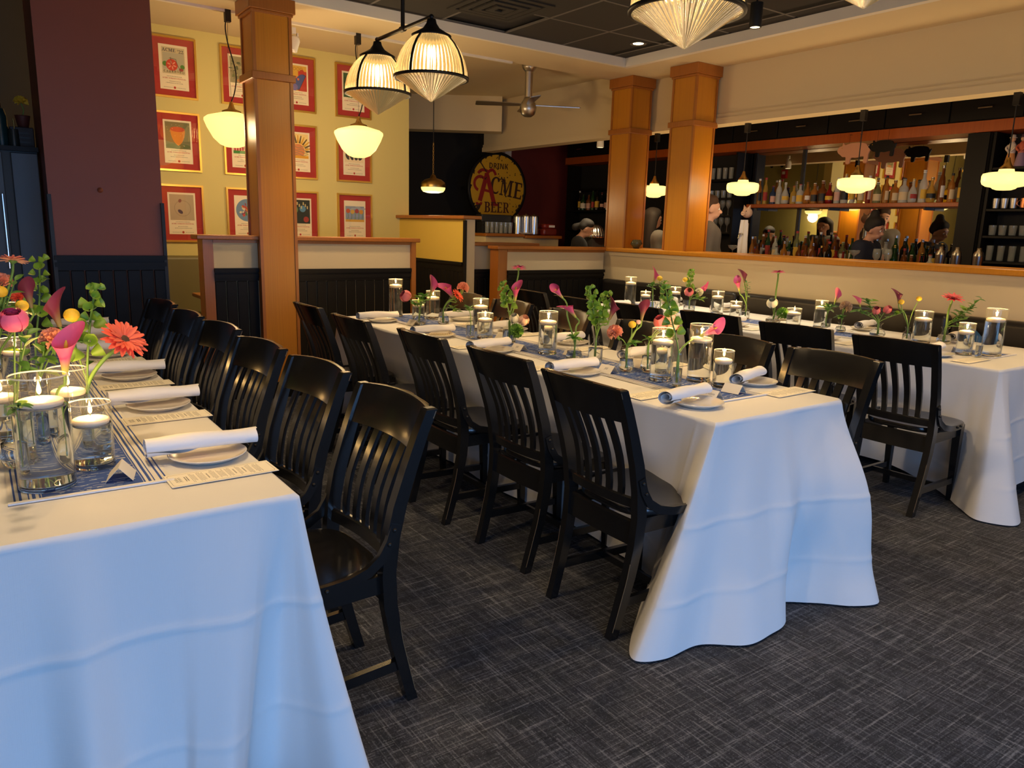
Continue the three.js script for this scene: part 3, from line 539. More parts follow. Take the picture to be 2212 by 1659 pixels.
// ---------- candles in water-filled cylinders ----------
const flameG = LA([[.0005, 0], [.0042, .004], [.0055, .010], [.0045, .018], [.0022, .028], [.0004, .037]], 14);
function candleVase(x, z, r, h, where, lvl = .72) {
  const v = thing('glass_cylinder', 'glass candle cylinder, ' + where, 'vase', [x, TOP + .003, z], 0, 'glass cylinders with floating candles');
  P(v, 'glass', LA([[r - .003, .012], [r - .0005, .012], [r, .014], [r, h - .002], [r - .0012, h], [r - .0026, h - .001]], 48), m.glass);
  P(v, 'rim', new THREE.TorusGeometry(r - .0012, .0021, 8, 48).rotateX(Math.PI / 2).translate(0, h, 0), m.rimGlass);
  P(v, 'base', LA([[.0005, .0005], [r - .002, .0005], [r, .003], [r, .011], [r - .002, .013], [.0005, .012]], 48), m.solidGlass);
  P(v, 'water', LA([[.0005, .0135], [r - .0045, .0135], [r - .0035, .015], [r - .0035, h * lvl - .001], [r - .0045, h * lvl], [.0005, h * lvl]], 48), m.water);
  const R = Math.min(r - .006, .052), y = h * lvl, c = thing('floating_candle', 'lit floating candle in glass, ' + where, 'candle', [x, TOP + .003 + y - .008, z], 0, 'lit floating candles');
  P(c, 'wax', LA([[.0005, 0], [R * .7, 0], [R * .93, .006], [R, .014], [R * .99, .019], [R * .9, .022], [R * .4, .027], [.0005, .028]], 36), m.wax);
  P(c, 'wick', C(.0009, .0009, .012, 6, 0, .033, 0), m.wick);
  P(c, 'flame', mv(flameG.clone(), 0, .034, 0), m.flame);
  lampLight(c, 0, .048, 0, .11, .4, lin(1, .56, .18));
}
[[.102, -2.149, .064, .285, 'tallest and nearest the camera on the left table', .74], [.185, -2.42, .05, .25, 'right behind the tallest one on the left table', .7], [.22, -2.272, .052, .178, 'short one beside the place card on the left table', .68], [.16, -4.6, .055, .225, 'far end of the left table', .72], [.03, -2.70, .05, .17, 'behind the pink ranunculus on the left table', .7], [.10, -3.45, .05, .2, 'halfway along the left table', .7],
  [2.544, -5.091, .052, .275, 'tallest at the far end of the middle table', .8], [2.72, -4.84, .052, .205, 'second farthest tall one on the middle table', .72], [2.556, -4.758, .047, .15, 'short one among the far roses on the middle table', .72], [2.70, -4.167, .052, .21, 'taller of the stacked pair halfway down the middle table', .72], [2.535, -3.859, .050, .155, 'shorter of the stacked pair halfway down the middle table', .7], [2.533, -3.229, .052, .232, 'tall one before the white roses on the middle table', .72], [2.69, -3.43, .046, .15, 'hidden behind the tall one near the white roses', .72],
  [2.555, -2.40, .052, .24, 'tall one with pink roses behind on the middle table', .72], [2.70, -2.30, .055, .264, 'tallest at the near end of the middle table', .72], [2.72, -2.55, .042, .17, 'thin one behind the tallest of the middle table', .6], [2.695, -2.16, .045, .165, 'short one nearest the camera on the middle table', .68],
  [5.0, -5.15, .054, .255, 'tallest at the far end of the banquette table', .75], [5.0, -4.95, .048, .135, 'short one at the far end of the banquette table', .68], [5.05, -4.64, .052, .20, 'beside the far ranunculus on the banquette table', .72], [5.12, -4.22, .053, .196, 'tall one left of the dark calla on the banquette table', .72], [4.96, -3.90, .047, .145, 'short one beside the dark calla on the banquette table', .68], [5.04, -3.42, .054, .136, 'short one beside the pink gerbera on the banquette table', .68], [5.15, -3.27, .047, .205, 'tall one behind the leafy sprig on the banquette table', .72], [5.1, -2.49, .057, .21, 'tall one beside the yellow balls on the banquette table', .72], [4.95, -1.995, .056, .282, 'tallest at the near end of the banquette table', .75], [4.84, -2.10, .046, .19, 'shorter one at the near end of the banquette table', .68]].forEach(a => candleVase(...a));

// ---------- bud vases and flowers ----------
const BOTTLES = {L1:[0.242,-2.508,'round',0.185,0.042], L2:[0.120,-2.620,'square',0.150,0.040], L3:[0.050,-2.350,'bulb',0.130,0.045], L4:[0.020,-2.950,'round',0.170,0.040], L5:[0.160,-3.300,'square',0.160,0.040], L6:[0.140,-2.280,'tube',0.160,0.024], L7:[0.060,-3.900,'bulb',0.140,0.045], A:[2.477,-4.597,'cyl',0.105,0.050], B:[2.606,-4.490,'bulb',0.120,0.042], C:[2.461,-3.910,'square',0.140,0.028], D:[2.563,-3.637,'square',0.140,0.042], E1:[2.500,-2.960,'bulb',0.105,0.045], E2:[2.590,-2.898,'round',0.136,0.039], F:[2.556,-2.631,'bulb',0.118,0.039], G:[2.630,-2.560,'bulb',0.150,0.036], Hh:[2.498,-2.248,'tube',0.155,0.022], W1a:[4.786,-4.651,'square',0.137,0.030], W1:[4.716,-4.490,'square',0.140,0.034], W2:[5.058,-4.473,'cyl',0.100,0.055], W3:[5.080,-3.895,'round',0.113,0.034], W4:[5.034,-3.596,'wide',0.060,0.058], W5:[5.120,-3.200,'cyl',0.084,0.037], W6:[5.070,-3.050,'bulb',0.075,0.038], W7:[5.080,-2.780,'bulb',0.100,0.052], W8:[5.050,-2.560,'square',0.100,0.028], W9:[5.180,-2.380,'bulb',0.115,0.046], W10:[4.785,-1.994,'tube',0.130,0.020]};
const BLOOMS = [
  ['gerbera','L1',0.344,1.057,-2.476,0.35,0.67,0.65,0.138,'coral'],
  ['bells','L1',0.287,1.199,-2.553,0.25,0.97,-0.07,0.000,'g'],
  ['craspedia','L1',0.219,1.132,-2.522,-0.07,1.00,0.06,0.043,'y'],
  ['calla','L6',0.179,1.114,-2.245,0.10,0.99,0.06,0.132,'pink'],
  ['calla','L2',0.182,1.169,-2.646,-0.14,0.93,-0.34,0.111,'dark'],
  ['carnation','L2',0.174,1.048,-2.621,-0.00,0.99,0.14,0.076,'peach'],
  ['leaves','L2',0.149,1.040,-2.611,0.18,0.86,0.47,0.083,'g'],
  ['ranunculus','L3',0.068,1.152,-2.277,-0.05,0.92,0.38,0.068,'pinkh'],
  ['leaves','L3',0.101,1.122,-2.309,0.19,0.82,0.53,0.072,'g'],
  ['craspedia','L3',0.095,1.177,-2.389,0.06,1.00,0.03,0.032,'y'],
  ['gerbera','L4',0.106,1.264,-2.982,0.12,0.97,-0.22,0.088,'peach'],
  ['calla','L4',0.140,1.183,-3.063,-0.10,0.99,-0.08,0.103,'dark'],
  ['leaves','L4',0.106,1.202,-2.967,0.24,0.95,0.21,0.061,'g'],
  ['carnation','L4',0.071,1.195,-2.990,-0.02,1.00,-0.02,0.061,'peach'],
  ['craspedia','L4',0.063,1.170,-2.926,-0.02,1.00,-0.02,0.039,'y'],
  ['bells','L5',0.202,1.237,-3.357,0.45,0.89,0.09,0.000,'g'],
  ['carnation','L7',0.141,1.061,-3.884,0.06,1.00,0.03,0.060,'coral'],
  ['leaves','L7',0.103,1.050,-3.909,0.06,1.00,0.03,0.090,'g'],
  ['leaves','L3',0.051,1.003,-1.938,0.10,0.30,0.95,0.056,'g'],
  ['ranunculus','A',2.403,0.936,-4.660,-0.78,0.62,-0.04,0.083,'pink'],
  ['calla','A',2.577,1.047,-4.565,0.27,0.96,0.07,0.133,'pink'],
  ['leaves','A',2.505,0.943,-4.589,0.22,0.96,0.17,0.114,'g'],
  ['leaves','A',2.437,0.881,-4.597,-0.43,0.90,-0.07,0.082,'g'],
  ['calla','B',2.617,1.022,-4.514,-0.52,0.79,-0.32,0.152,'pink'],
  ['gerbera','B',2.688,0.950,-4.446,0.49,0.63,0.60,0.108,'coral'],
  ['carnation','B',2.750,1.000,-4.476,0.22,0.96,0.17,0.083,'peach'],
  ['leaves','B',2.683,0.842,-4.422,0.35,0.79,0.50,0.089,'g'],
  ['leaves','C',2.453,0.924,-3.923,-0.10,0.99,-0.08,0.068,'g'],
  ['bells','D',2.551,1.084,-3.693,0.01,0.97,-0.24,0.000,'g'],
  ['calla','D',2.614,1.089,-3.650,0.06,1.00,0.03,0.120,'pink'],
  ['gerbera','D',2.662,1.180,-3.702,0.16,0.97,-0.19,0.091,'pink'],
  ['rose','D',2.567,0.896,-3.597,-0.38,0.87,0.32,0.060,'white'],
  ['rose','D',2.610,0.887,-3.564,0.05,0.77,0.64,0.065,'blush'],
  ['carnation','D',2.546,0.830,-3.545,-0.37,0.65,0.66,0.086,'green'],
  ['calla','E1',2.432,1.123,-3.067,-0.52,0.74,-0.42,0.091,'pink'],
  ['calla','E1',2.474,1.036,-3.014,-0.57,0.75,-0.33,0.105,'pink'],
  ['leaves','E1',2.457,0.874,-2.923,-0.86,0.48,0.16,0.085,'g'],
  ['bells','E2',2.585,1.114,-2.957,0.07,0.99,-0.14,0.000,'g'],
  ['bells','E2',2.671,1.086,-2.926,0.30,0.95,0.03,0.000,'g'],
  ['calla','E2',2.687,1.062,-2.871,0.30,0.95,0.09,0.124,'dark'],
  ['carnation','F',2.509,0.934,-2.674,-0.60,0.79,-0.10,0.076,'peach'],
  ['craspedia','F',2.582,0.975,-2.633,0.06,1.00,0.03,0.038,'y'],
  ['calla','F',2.640,1.076,-2.617,0.10,0.99,0.06,0.103,'dark'],
  ['craspedia','F',2.622,0.985,-2.632,0.20,0.98,0.01,0.025,'p'],
  ['leaves','F',2.584,0.881,-2.607,0.53,0.68,0.51,0.067,'g'],
  ['rose','G',2.683,0.990,-2.547,-0.46,0.88,0.08,0.067,'pink'],
  ['rose','G',2.747,1.005,-2.542,-0.06,0.97,0.22,0.059,'blush'],
  ['rose','G',2.734,0.981,-2.507,0.20,0.76,0.62,0.054,'blush'],
  ['leaves','G',2.633,0.907,-2.561,-0.76,0.55,-0.35,0.058,'g'],
  ['bells','Hh',2.455,1.171,-2.311,-0.14,0.93,-0.34,0.000,'g'],
  ['calla','Hh',2.739,1.010,-2.231,0.51,0.54,0.67,0.122,'pinkh'],
  ['calla','W1a',4.835,1.087,-4.665,0.21,0.97,0.14,0.136,'pink'],
  ['craspedia','W1',4.721,1.035,-4.522,0.12,0.99,-0.04,0.047,'y'],
  ['leaves','W1',4.754,1.017,-4.494,0.31,0.91,0.27,0.086,'g'],
  ['leaves','W1a',4.792,0.972,-4.667,-0.69,0.64,-0.34,0.088,'g'],
  ['bells','W2',5.084,1.087,-4.503,0.09,0.98,-0.18,0.000,'g'],
  ['ranunculus','W2',5.035,0.915,-4.469,-0.45,0.65,0.61,0.080,'pink'],
  ['craspedia','W2',5.035,1.019,-4.521,-0.04,0.99,-0.16,0.044,'y'],
  ['calla','W2',5.183,0.965,-4.401,0.67,0.37,0.64,0.121,'pink'],
  ['carnation','W2',5.123,0.916,-4.432,0.42,0.74,0.53,0.072,'white'],
  ['leaves','W2',5.140,0.854,-4.404,0.66,0.31,0.69,0.096,'g'],
  ['calla','W3',5.033,1.062,-3.971,-0.19,0.96,-0.20,0.120,'pink'],
  ['calla','W3',5.098,1.121,-3.965,0.01,0.97,-0.24,0.113,'dark'],
  ['leaves','W3',5.094,1.035,-3.920,0.36,0.85,0.37,0.075,'g'],
  ['gerbera','W4',5.080,1.135,-3.624,0.04,0.99,-0.10,0.107,'pink'],
  ['ranunculus','W4',5.019,0.903,-3.608,-0.43,0.88,0.18,0.086,'white'],
  ['carnation','W4',5.050,0.831,-3.530,-0.06,0.74,0.67,0.093,'green'],
  ['calla','W5',5.200,1.021,-3.175,0.30,0.95,0.09,0.102,'pink'],
  ['leaves','W5',5.124,0.925,-3.205,0.14,0.98,0.12,0.116,'g'],
  ['carnation','W6',5.092,0.928,-3.043,-0.06,0.90,0.44,0.086,'tan'],
  ['leaves','W6',5.045,0.859,-3.059,-0.49,0.87,-0.06,0.067,'g'],
  ['calla','W7',4.970,1.019,-2.890,-0.20,0.94,-0.26,0.090,'pinkh'],
  ['leaves','W7',5.018,1.002,-2.852,-0.23,0.94,-0.27,0.109,'g'],
  ['leaves','W7',4.953,0.924,-2.878,-0.73,0.48,-0.49,0.083,'g'],
  ['rose','W7',5.046,0.930,-2.788,-0.51,0.81,0.29,0.057,'pink'],
  ['rose','W7',5.109,0.939,-2.745,-0.04,0.80,0.60,0.057,'pink'],
  ['leaves','W7',5.199,0.914,-2.700,0.60,0.54,0.59,0.077,'g'],
  ['calla','W8',5.009,1.077,-2.636,-0.14,0.98,-0.11,0.105,'dark'],
  ['craspedia','W8',5.020,1.008,-2.611,-0.02,1.00,-0.02,0.037,'y'],
  ['craspedia','W8',5.168,1.029,-2.572,0.20,0.98,0.01,0.037,'y'],
  ['gerbera','W9',5.227,1.045,-2.384,-0.13,0.97,0.22,0.140,'coralpink'],
  ['leaves','W9',5.321,0.992,-2.304,0.54,0.78,0.32,0.103,'g'],
  ['leaves','W9',5.403,1.051,-2.286,0.51,0.82,0.28,0.079,'g'],
  ['leaves','W9',5.273,0.919,-2.295,0.65,0.41,0.64,0.085,'g'],
  ['leaves','W9',5.279,0.854,-2.274,0.66,0.08,0.75,0.067,'g']];
const bottleProfile = (s, h, r) => ({
  round: [[.0005, .004], [r * .9, .003], [r, .012], [r, h * .52], [r * .92, h * .62], [r * .55, h * .70], [r * .36, h * .76], [r * .34, h * .93], [r * .48, h * .95], [r * .48, h], [r * .36, h]],
  square: [[.0005, .004], [r * .95, .003], [r, .01], [r, h * .60], [r * .85, h * .66], [r * .5, h * .71], [r * .42, h * .76], [r * .42, h * .94], [r * .58, h * .96], [r * .58, h], [r * .46, h]],
  bulb: [[.0005, .004], [r * .7, .003], [r * .95, h * .12], [r, h * .25], [r * .88, h * .42], [r * .55, h * .60], [r * .4, h * .70], [r * .4, h * .88], [r * .6, h * .98], [r * .62, h], [r * .55, h]],
  tube: [[.0005, .004], [r * .95, .003], [r, .01], [r, h * .95], [r * 1.05, h], [r * .95, h]],
  cyl: [[.0005, .004], [r * .85, .003], [r * .92, .012], [r, h * .97], [r, h], [r * .95, h]],
  wide: [[.0005, .004], [r * .8, .003], [r, h * .3], [r * .95, h * .6], [r * .6, h * .8], [r * .45, h * .9], [r * .5, h], [r * .42, h]],
}[s]);
const bottleWord = { round: 'round-shouldered bottle', square: 'straight-sided bottle', bulb: 'bulb-shaped bottle', tube: 'slim tube vase', cyl: 'small open vase', wide: 'squat wide vase' };
const tableOf = x => x < 1 ? 'left table' : x < 4 ? 'middle table' : 'banquette table';
const vaseOrder = {}; for (const t of ['left table', 'middle table', 'banquette table']) Object.entries(BOTTLES).filter(([, b]) => tableOf(b[0]) === t).sort((a, b) => b[1][1] - a[1][1]).forEach(([k], i) => vaseOrder[k] = `${ORD[i]} bud vase from the camera, ${t}`);
for (const [k, [x, z, s, h, r]] of Object.entries(BOTTLES)) {
  const v = thing('bud_vase', `clear ${bottleWord[s]}, ${vaseOrder[k]}`, 'vase', [x, TOP + .003, z], 0, 'bud vases on the tables'), pf = bottleProfile(s, h, r);
  P(v, 'glass', LA(pf, 32), m.glass);
  const wl = h * .55, wp = pf.filter(p => p[1] < wl).map(p => [Math.max(.0005, p[0] - .0025), p[1] + .003]); const last = wp[wp.length - 1]; wp.push([last[0], Math.max(wl, last[1] + .002)], [.0005, Math.max(wl, last[1] + .002)]);
  P(v, 'water', LA(wp, 28), m.water);
}
function surf(nu, nv, f, colorAt) {
  const pos = [], idx = [], col = []; for (let i = 0; i <= nu; i++) for (let j = 0; j <= nv; j++) { const p = f(i / nu, j / nv); pos.push(p.x, p.y, p.z); if (colorAt) { const c = colorAt(i / nu, j / nv); col.push(c[0], c[1], c[2]); } }
  const N = nv + 1; for (let i = 0; i < nu; i++) for (let j = 0; j < nv; j++) { const a = i * N + j; idx.push(a, a + 1, a + N, a + 1, a + N + 1, a + N); }
  const g = new THREE.BufferGeometry(); g.setAttribute('position', new THREE.Float32BufferAttribute(pos, 3)); if (colorAt) g.setAttribute('color', new THREE.Float32BufferAttribute(col, 3)); g.setIndex(idx); g.computeVertexNormals(); return g;
}
const petalM = (c, o = {}) => phys(c, .6, { side: THREE.DoubleSide, sheen: .3, ...o });
const dye = { pink: [.62, .075, .21], pinkh: [.80, .13, .25], dark: [.20, .018, .055], coral: [.90, .15, .07], coralpink: [.92, .16, .16], peach: [.86, .38, .22], blush: [.90, .58, .42], white: [.84, .80, .58], tan: [.62, .44, .28], green: [.16, .34, .05], y: [.80, .50, .03], p: [.82, .5, .4] };
const dyeWord = { pink: 'pink', pinkh: 'bright pink', dark: 'dark plum', coral: 'coral', coralpink: 'coral-pink', peach: 'peach', blush: 'blush', white: 'ivory', tan: 'tan', green: 'green', y: 'yellow', p: 'pale pink' };
const petalMats = {}; for (const k in dye) petalMats[k] = petalM(lin(...dye[k]));
petalMats.pinkR = petalM(lin(.80, .20, .20)); m.dyed = petalM(0xffffff, { vertexColors: true }); m.dyed.vertexColors = true; m.disc = mat(lin(.10, .045, .02), .9); m.discY = mat(lin(.55, .35, .06), .9);
const petalG = surf(6, 4, (u, v) => { const w = .13 * Math.sin(Math.PI * Math.min(1, .12 + u * .83)) ** .7, s = (v - .5) * 2; return V(.14 + u * .86, .05 * Math.sin(u * 2.4) + .05 * s * s * (1 - u * .6), s * w); });
const leafG = surf(8, 4, (u, v) => { const w = .34 * Math.sin(Math.PI * Math.min(1, .03 + u * .97)) ** .8 * (1 - .35 * u), s = (v - .5) * 2; return V(u, -.16 * u * u + .10 * s * s * Math.sin(Math.PI * u), s * w); });
const bellG = surf(6, 12, (u, v) => { const a = 2 * Math.PI * v, r = .12 + .5 * Math.pow(u, .7) + (u > .9 ? .05 * Math.sin(a * 5) : 0); return V(r * Math.cos(a), u * .75, r * Math.sin(a)); });
const cupPetal = surf(5, 6, (u, v) => { const a = (v - .5) * 2.1, f = lerp(-1.4, .78 + .1 * Math.cos(a), u), r = Math.max(.08, Math.cos(f)) * (1 + .08 * u); return V(r * Math.cos(a), Math.sin(f), r * Math.sin(a)); });
const frillPetal = surf(4, 6, (u, v) => { const s = (v - .5) * 2; return V(.1 + u * .9, .06 * Math.sin(v * 22) * u * u, s * .42 * u); });
const usedLabels = {};
function bloom([type, b, hx, hy, hz, dx, dy, dz, size, col], i) {
  const [bx, bz, shp, bh, br] = BOTTLES[b], base = V(bx, TOP, bz), head = V(hx, hy, hz).sub(base), dir = V(dx, dy, dz).normalize(), mouth = V(rr(-.3, .3) * br * .3, bh * .98, rr(-.3, .3) * br * .3), foot = V(-mouth.x * .8, .022, -mouth.z * .8);
  const kindWord = { gerbera: 'gerbera daisy', calla: 'calla lily', craspedia: 'ball flower', ranunculus: 'ranunculus', rose: 'rose', carnation: 'ruffled carnation', bells: 'bell-flower spire', leaves: 'leafy sprig' }[type];
  let word = (type === 'bells' ? 'lime green ' : type === 'leaves' ? 'green ' : dyeWord[col] + ' ') + kindWord, label = `${word} in the ${vaseOrder[b]}`;
  if (usedLabels[label]) { usedLabels[label]++; label = `${['', '', 'lower', 'third', 'fourth', 'fifth'][usedLabels[label]]} ${label}`; } else usedLabels[label] = 1;
  const t = thing({ gerbera: 'gerbera_daisy', calla: 'calla_lily', craspedia: 'ball_flower', ranunculus: 'ranunculus', rose: 'rose', carnation: 'carnation', bells: 'bell_flower_stem', leaves: 'leafy_sprig' }[type], label, type === 'bells' || type === 'leaves' ? 'foliage' : 'flower', [bx, TOP + .003, bz]);
  const reach = type === 'calla' ? size * .8 : type === 'craspedia' ? size * .45 : type === 'gerbera' ? size * .08 : type === 'bells' || type === 'leaves' ? 0 : size * .4;
  const end = head.clone().addScaledVector(dir, -reach), mid = mouth.clone().lerp(end, .55).add(V(rr(-.008, .008), .012, rr(-.008, .008)));
  const thick = type === 'gerbera' && size > .1 ? .0062 : type === 'calla' || type === 'gerbera' ? .0042 : type === 'bells' ? .0034 : .0024, pts = [foot, mouth, mid, end]; if (type === 'calla' || type === 'gerbera') pts.splice(3, 0, end.clone().addScaledVector(dir, -.03));
  const stemCurve = new THREE.CatmullRomCurve3(pts); P(t, 'stem', new THREE.TubeGeometry(stemCurve, 18, thick, 6), m.stem);
  const q = new THREE.Quaternion().setFromUnitVectors(V(0, 1, 0), dir), put = (g, s, o = head) => g.scale(s, s, s).applyQuaternion(q).translate(o.x, o.y, o.z);
  if (type === 'calla') {
    const c = dye[col], g0 = [.42, .46, .08], yaw = rnd() * 6.3;
    const g = surf(14, 20, (u, v) => { const a = (v - .5) * 2 * Math.PI * 1.06, front = .5 + .5 * Math.cos(a); const r = (.05 + .085 * u + .11 * Math.pow(u, 3.2)) * (1 + .12 * v), up = u * (.56 + .48 * Math.pow(front, 1.6)), lean = .16 * Math.pow(u, 4) * Math.pow(front, 4); return V((r + lean) * Math.cos(a), up, r * Math.sin(a)); },
      (u) => { const k = smooth(.05, .62, u); return [0, 1, 2].map(j => lerp(col === 'dark' ? [.26, .20, .07][j] : g0[j], c[j], k)); });
    g.rotateY(yaw); P(t, 'spathe', put(g, size, end), m.dyed);
    P(t, 'spadix', put(LA([[.02, .1], [.035, .2], [.035, .6], [.012, .68], [.0005, .69]], 10), size, end), petalMats.y);
  } else if (type === 'gerbera') {
    const R = size / 2; const n = 22;
    for (const [layer, k, tilt, sc] of [[0, n, .05, 1], [1, n, .28, .82]]) for (let j = 0; j < k; j++) { const p = P(t, 'petal', petalG, petalMats[col === 'peach' ? 'peach' : col]); p.quaternion.copy(q).multiply(new THREE.Quaternion().setFromAxisAngle(V(0, 1, 0), (j + layer * .5) / k * 2 * Math.PI)).multiply(new THREE.Quaternion().setFromAxisAngle(V(0, 0, 1), tilt + rr(-.14, .1))); p.scale.setScalar(R * sc * rr(.94, 1.06)); p.position.copy(head).addScaledVector(dir, layer * R * .05); }
    P(t, 'centre', put(LA([[.0005, .16], [.14, .15], [.24, .10], [.26, .04], [.2, 0]], 20), R), col === 'peach' ? m.discY : m.disc); P(t, 'calyx', put(LA([[.3, .0], [.22, -.1], [.1, -.2], [.05, -.3]], 16), R), m.stem);
  } else if (type === 'craspedia') {
    const g = new THREE.IcosahedronGeometry(size / 2, 4), p = g.attributes.position; for (let j = 0; j < p.count; j++) { const v = V(p.getX(j), p.getY(j), p.getZ(j)).multiplyScalar(1 + .03 * Math.sin(p.getX(j) * 1400) * Math.sin(p.getY(j) * 1400 + 1) * Math.sin(p.getZ(j) * 1400)); p.setXYZ(j, v.x, v.y * .92, v.z); } g.computeVertexNormals(); g.translate(head.x, head.y, head.z); P(t, 'ball', g, petalMats[col]);
  } else if (type === 'ranunculus' || type === 'rose') {
    const R = size / 2, gs = []; const N = type === 'rose' ? 13 : 20;
    for (let j = 0; j < N; j++) { const k = 1 - j / N * .8; gs.push(cupPetal.clone().scale(k, k * (type === 'rose' ? 1.05 : .85) + .1, k).rotateZ(type === 'rose' ? .22 * k - .1 : .1 * k).rotateY(j * 2.399)); }
    P(t, 'petals', put(M(gs), R), petalMats[col === 'pink' ? 'pinkR' : col]); P(t, 'calyx', put(LA([[.0005, -.55], [.25, -.7], [.2, -.85], [.08, -1.0]], 12), R), m.stem);
  } else if (type === 'carnation') {
    const R = size / 2, gs = []; for (let j = 0; j < 46; j++) { const up = 1 - (j + .5) / 46 * 1.35, a = j * 2.399; gs.push(frillPetal.clone().rotateX(rr(0, 6)).rotateZ(Math.asin(up)).rotateY(a)); }
    P(t, 'petals', put(M(gs), R), petalMats[col]); P(t, 'calyx', put(LA([[.3, -.3], [.2, -.8], [.1, -1.1], [.06, -1.3]], 12), R), m.stem);
  } else if (type === 'bells') {
    const gs = [], ls = []; for (let k = 0; k < 8; k++) { const u = .5 + .5 * Math.pow(k / 7, .9), p = stemCurve.getPoint(u), s = lerp(.036, .020, k / 7) * rr(.85, 1.15); for (let j = 0; j < 2; j++) { const a = j * 3.14 + k * 1.3 + rr(-.3, .3), d = V(Math.cos(a), rr(.2, .9), Math.sin(a)).normalize(), out = rr(.004, .02); gs.push(at(bellG.clone().scale(s, s * 1.15, s), p.clone().addScaledVector(d, out), d)); } }
    gs.push(at(bellG.clone().scale(.022, .03, .022), head, dir)); P(t, 'bells', M(gs), m.bellG);
    for (let k = 0; k < 4; k++) { const lf = P(t, 'leaf', leafG, m.leaf); lf.position.copy(stemCurve.getPoint(.45 + k * .13)); lf.rotation.set(0, k * 1.9 + 1, .3); lf.scale.setScalar(.04); }
  } else {
    const n = 12, s = Math.max(size, .045) * .64; for (let k = 0; k < n; k++) { const u = .52 + .48 * (k + 1) / n, p = stemCurve.getPoint(Math.min(1, u)), lf = P(t, 'leaf', leafG, k % 3 ? m.leaf : m.bellG); lf.position.copy(p); lf.rotation.set(rr(-.4, .4), k * 2.4 + i, rr(-.2, .8)); lf.scale.setScalar(s * rr(.7, 1.1)); }
  }
}
BLOOMS.forEach(bloom);

// ---------- place settings ----------
const plateG = LA([[.0005, .004], [.055, .004], [.062, .001], [.066, .001], [.068, .005], [.088, .012], [.094, .0165], [.0935, .018], [.09, .0175], [.068, .009], [.0005, .008]], 48).scale(1.14, 1.1, 1.14);
const rimG = new THREE.TorusGeometry(.1055, .0012, 6, 48).rotateX(Math.PI / 2).translate(0, .019, 0);
function napkinShape(L) {   // a loosely rolled cloth: a spiral swept along its length, the outer flap cut on the slant
  const n = 26, k = 40, pos = [], idx = [];
  for (let i = 0; i <= n; i++) for (let j = 0; j <= k; j++) {
    const u = i / n, a0 = j / k, cut = 1 - .28 * smooth(.0, 1, u) * 1, a = a0 * Math.PI * 2 * 2.15 * cut - 1.2, r = .010 + .0165 * a0 * cut + .0012 * Math.sin(u * 9 + a * 2);
    pos.push((u - .5) * L + (a0 > .9 ? .004 * Math.sin(u * 14) : 0), .026 + r * Math.sin(a) * .86 + .002 * Math.sin(u * 5), r * Math.cos(a) * 1.15);
  }
  for (let i = 0; i < n; i++) for (let j = 0; j < k; j++) { const a = i * (k + 1) + j; idx.push(a, a + 1, a + k + 1, a + 1, a + k + 2, a + k + 1); }
  const g = new THREE.BufferGeometry(); g.setAttribute('position', new THREE.Float32BufferAttribute(pos, 3)); g.setIndex(idx); g.computeVertexNormals();
  const uv = []; for (let i = 0; i <= n; i++) for (let j = 0; j <= k; j++) uv.push(i / n, j / k); g.setAttribute('uv', new THREE.Float32BufferAttribute(uv, 2)); return g;
}
const napG = napkinShape(.235); m.napkin2 = m.napkin.clone(); m.napkin2.side = THREE.DoubleSide;
const menuC = canvas(256, 1024, (g, w, h) => {
  g.fillStyle = '#f8f1de'; g.fillRect(0, 0, w, h); g.strokeStyle = '#6d6a60'; g.lineWidth = 3; g.beginPath(); g.roundRect ? g.roundRect(18, 24, w - 36, h - 48, 26) : g.rect(18, 24, w - 36, h - 48); g.stroke();
  g.fillStyle = '#4c4a44'; const bar = (y, l, t = 4) => { let x = w / 2 - l / 2; while (x < w / 2 + l / 2) { const k = rr(6, 20); g.fillRect(x, y, k, t); x += k + 4; } };
  g.lineWidth = 4; g.strokeStyle = '#4c4a44'; for (const y of [80, 112]) { g.beginPath(); g.moveTo(80, y + 12); for (let i = 0; i < 9; i++) g.lineTo(80 + i * 12, y + (i % 2 ? -12 : 14)); g.stroke(); }
  let y = 160; for (const [n, big] of [[2, 1], [4, 0], [5, 0], [1, 1], [4, 0], [5, 0], [4, 0], [1, 1], [3, 0], [1, 1], [4, 0], [5, 0]]) { for (let i = 0; i < n; i++) { bar(y, big ? 90 : rr(110, 185), big ? 10 : 4); y += big ? 20 : 13; } y += 18; if (y > h - 80) break; }
});
m.menu = [m.paper, m.paper, mat(0xffffff, .8, { map: tex(menuC) }), m.paper, m.paper, m.paper];
const cardC = names => canvas(256, 160, (g, w, h) => { g.fillStyle = '#f3ead6'; g.fillRect(0, 0, w, h); if (names) { g.fillStyle = '#23222a'; g.font = 'italic 46px serif'; g.textAlign = 'center'; names.forEach((s, i) => g.fillText(s, w / 2 + i * 50, 84 + i * 50)); } });
m.cardPlain = mat(lin(.80, .74, .62), .8); m.cardName = mat(0xffffff, .8, { map: tex(cardC(['Carolyn', 'S'])) }); m.cardName2 = mat(0xffffff, .8, { map: tex(cardC(['Jill'])) });
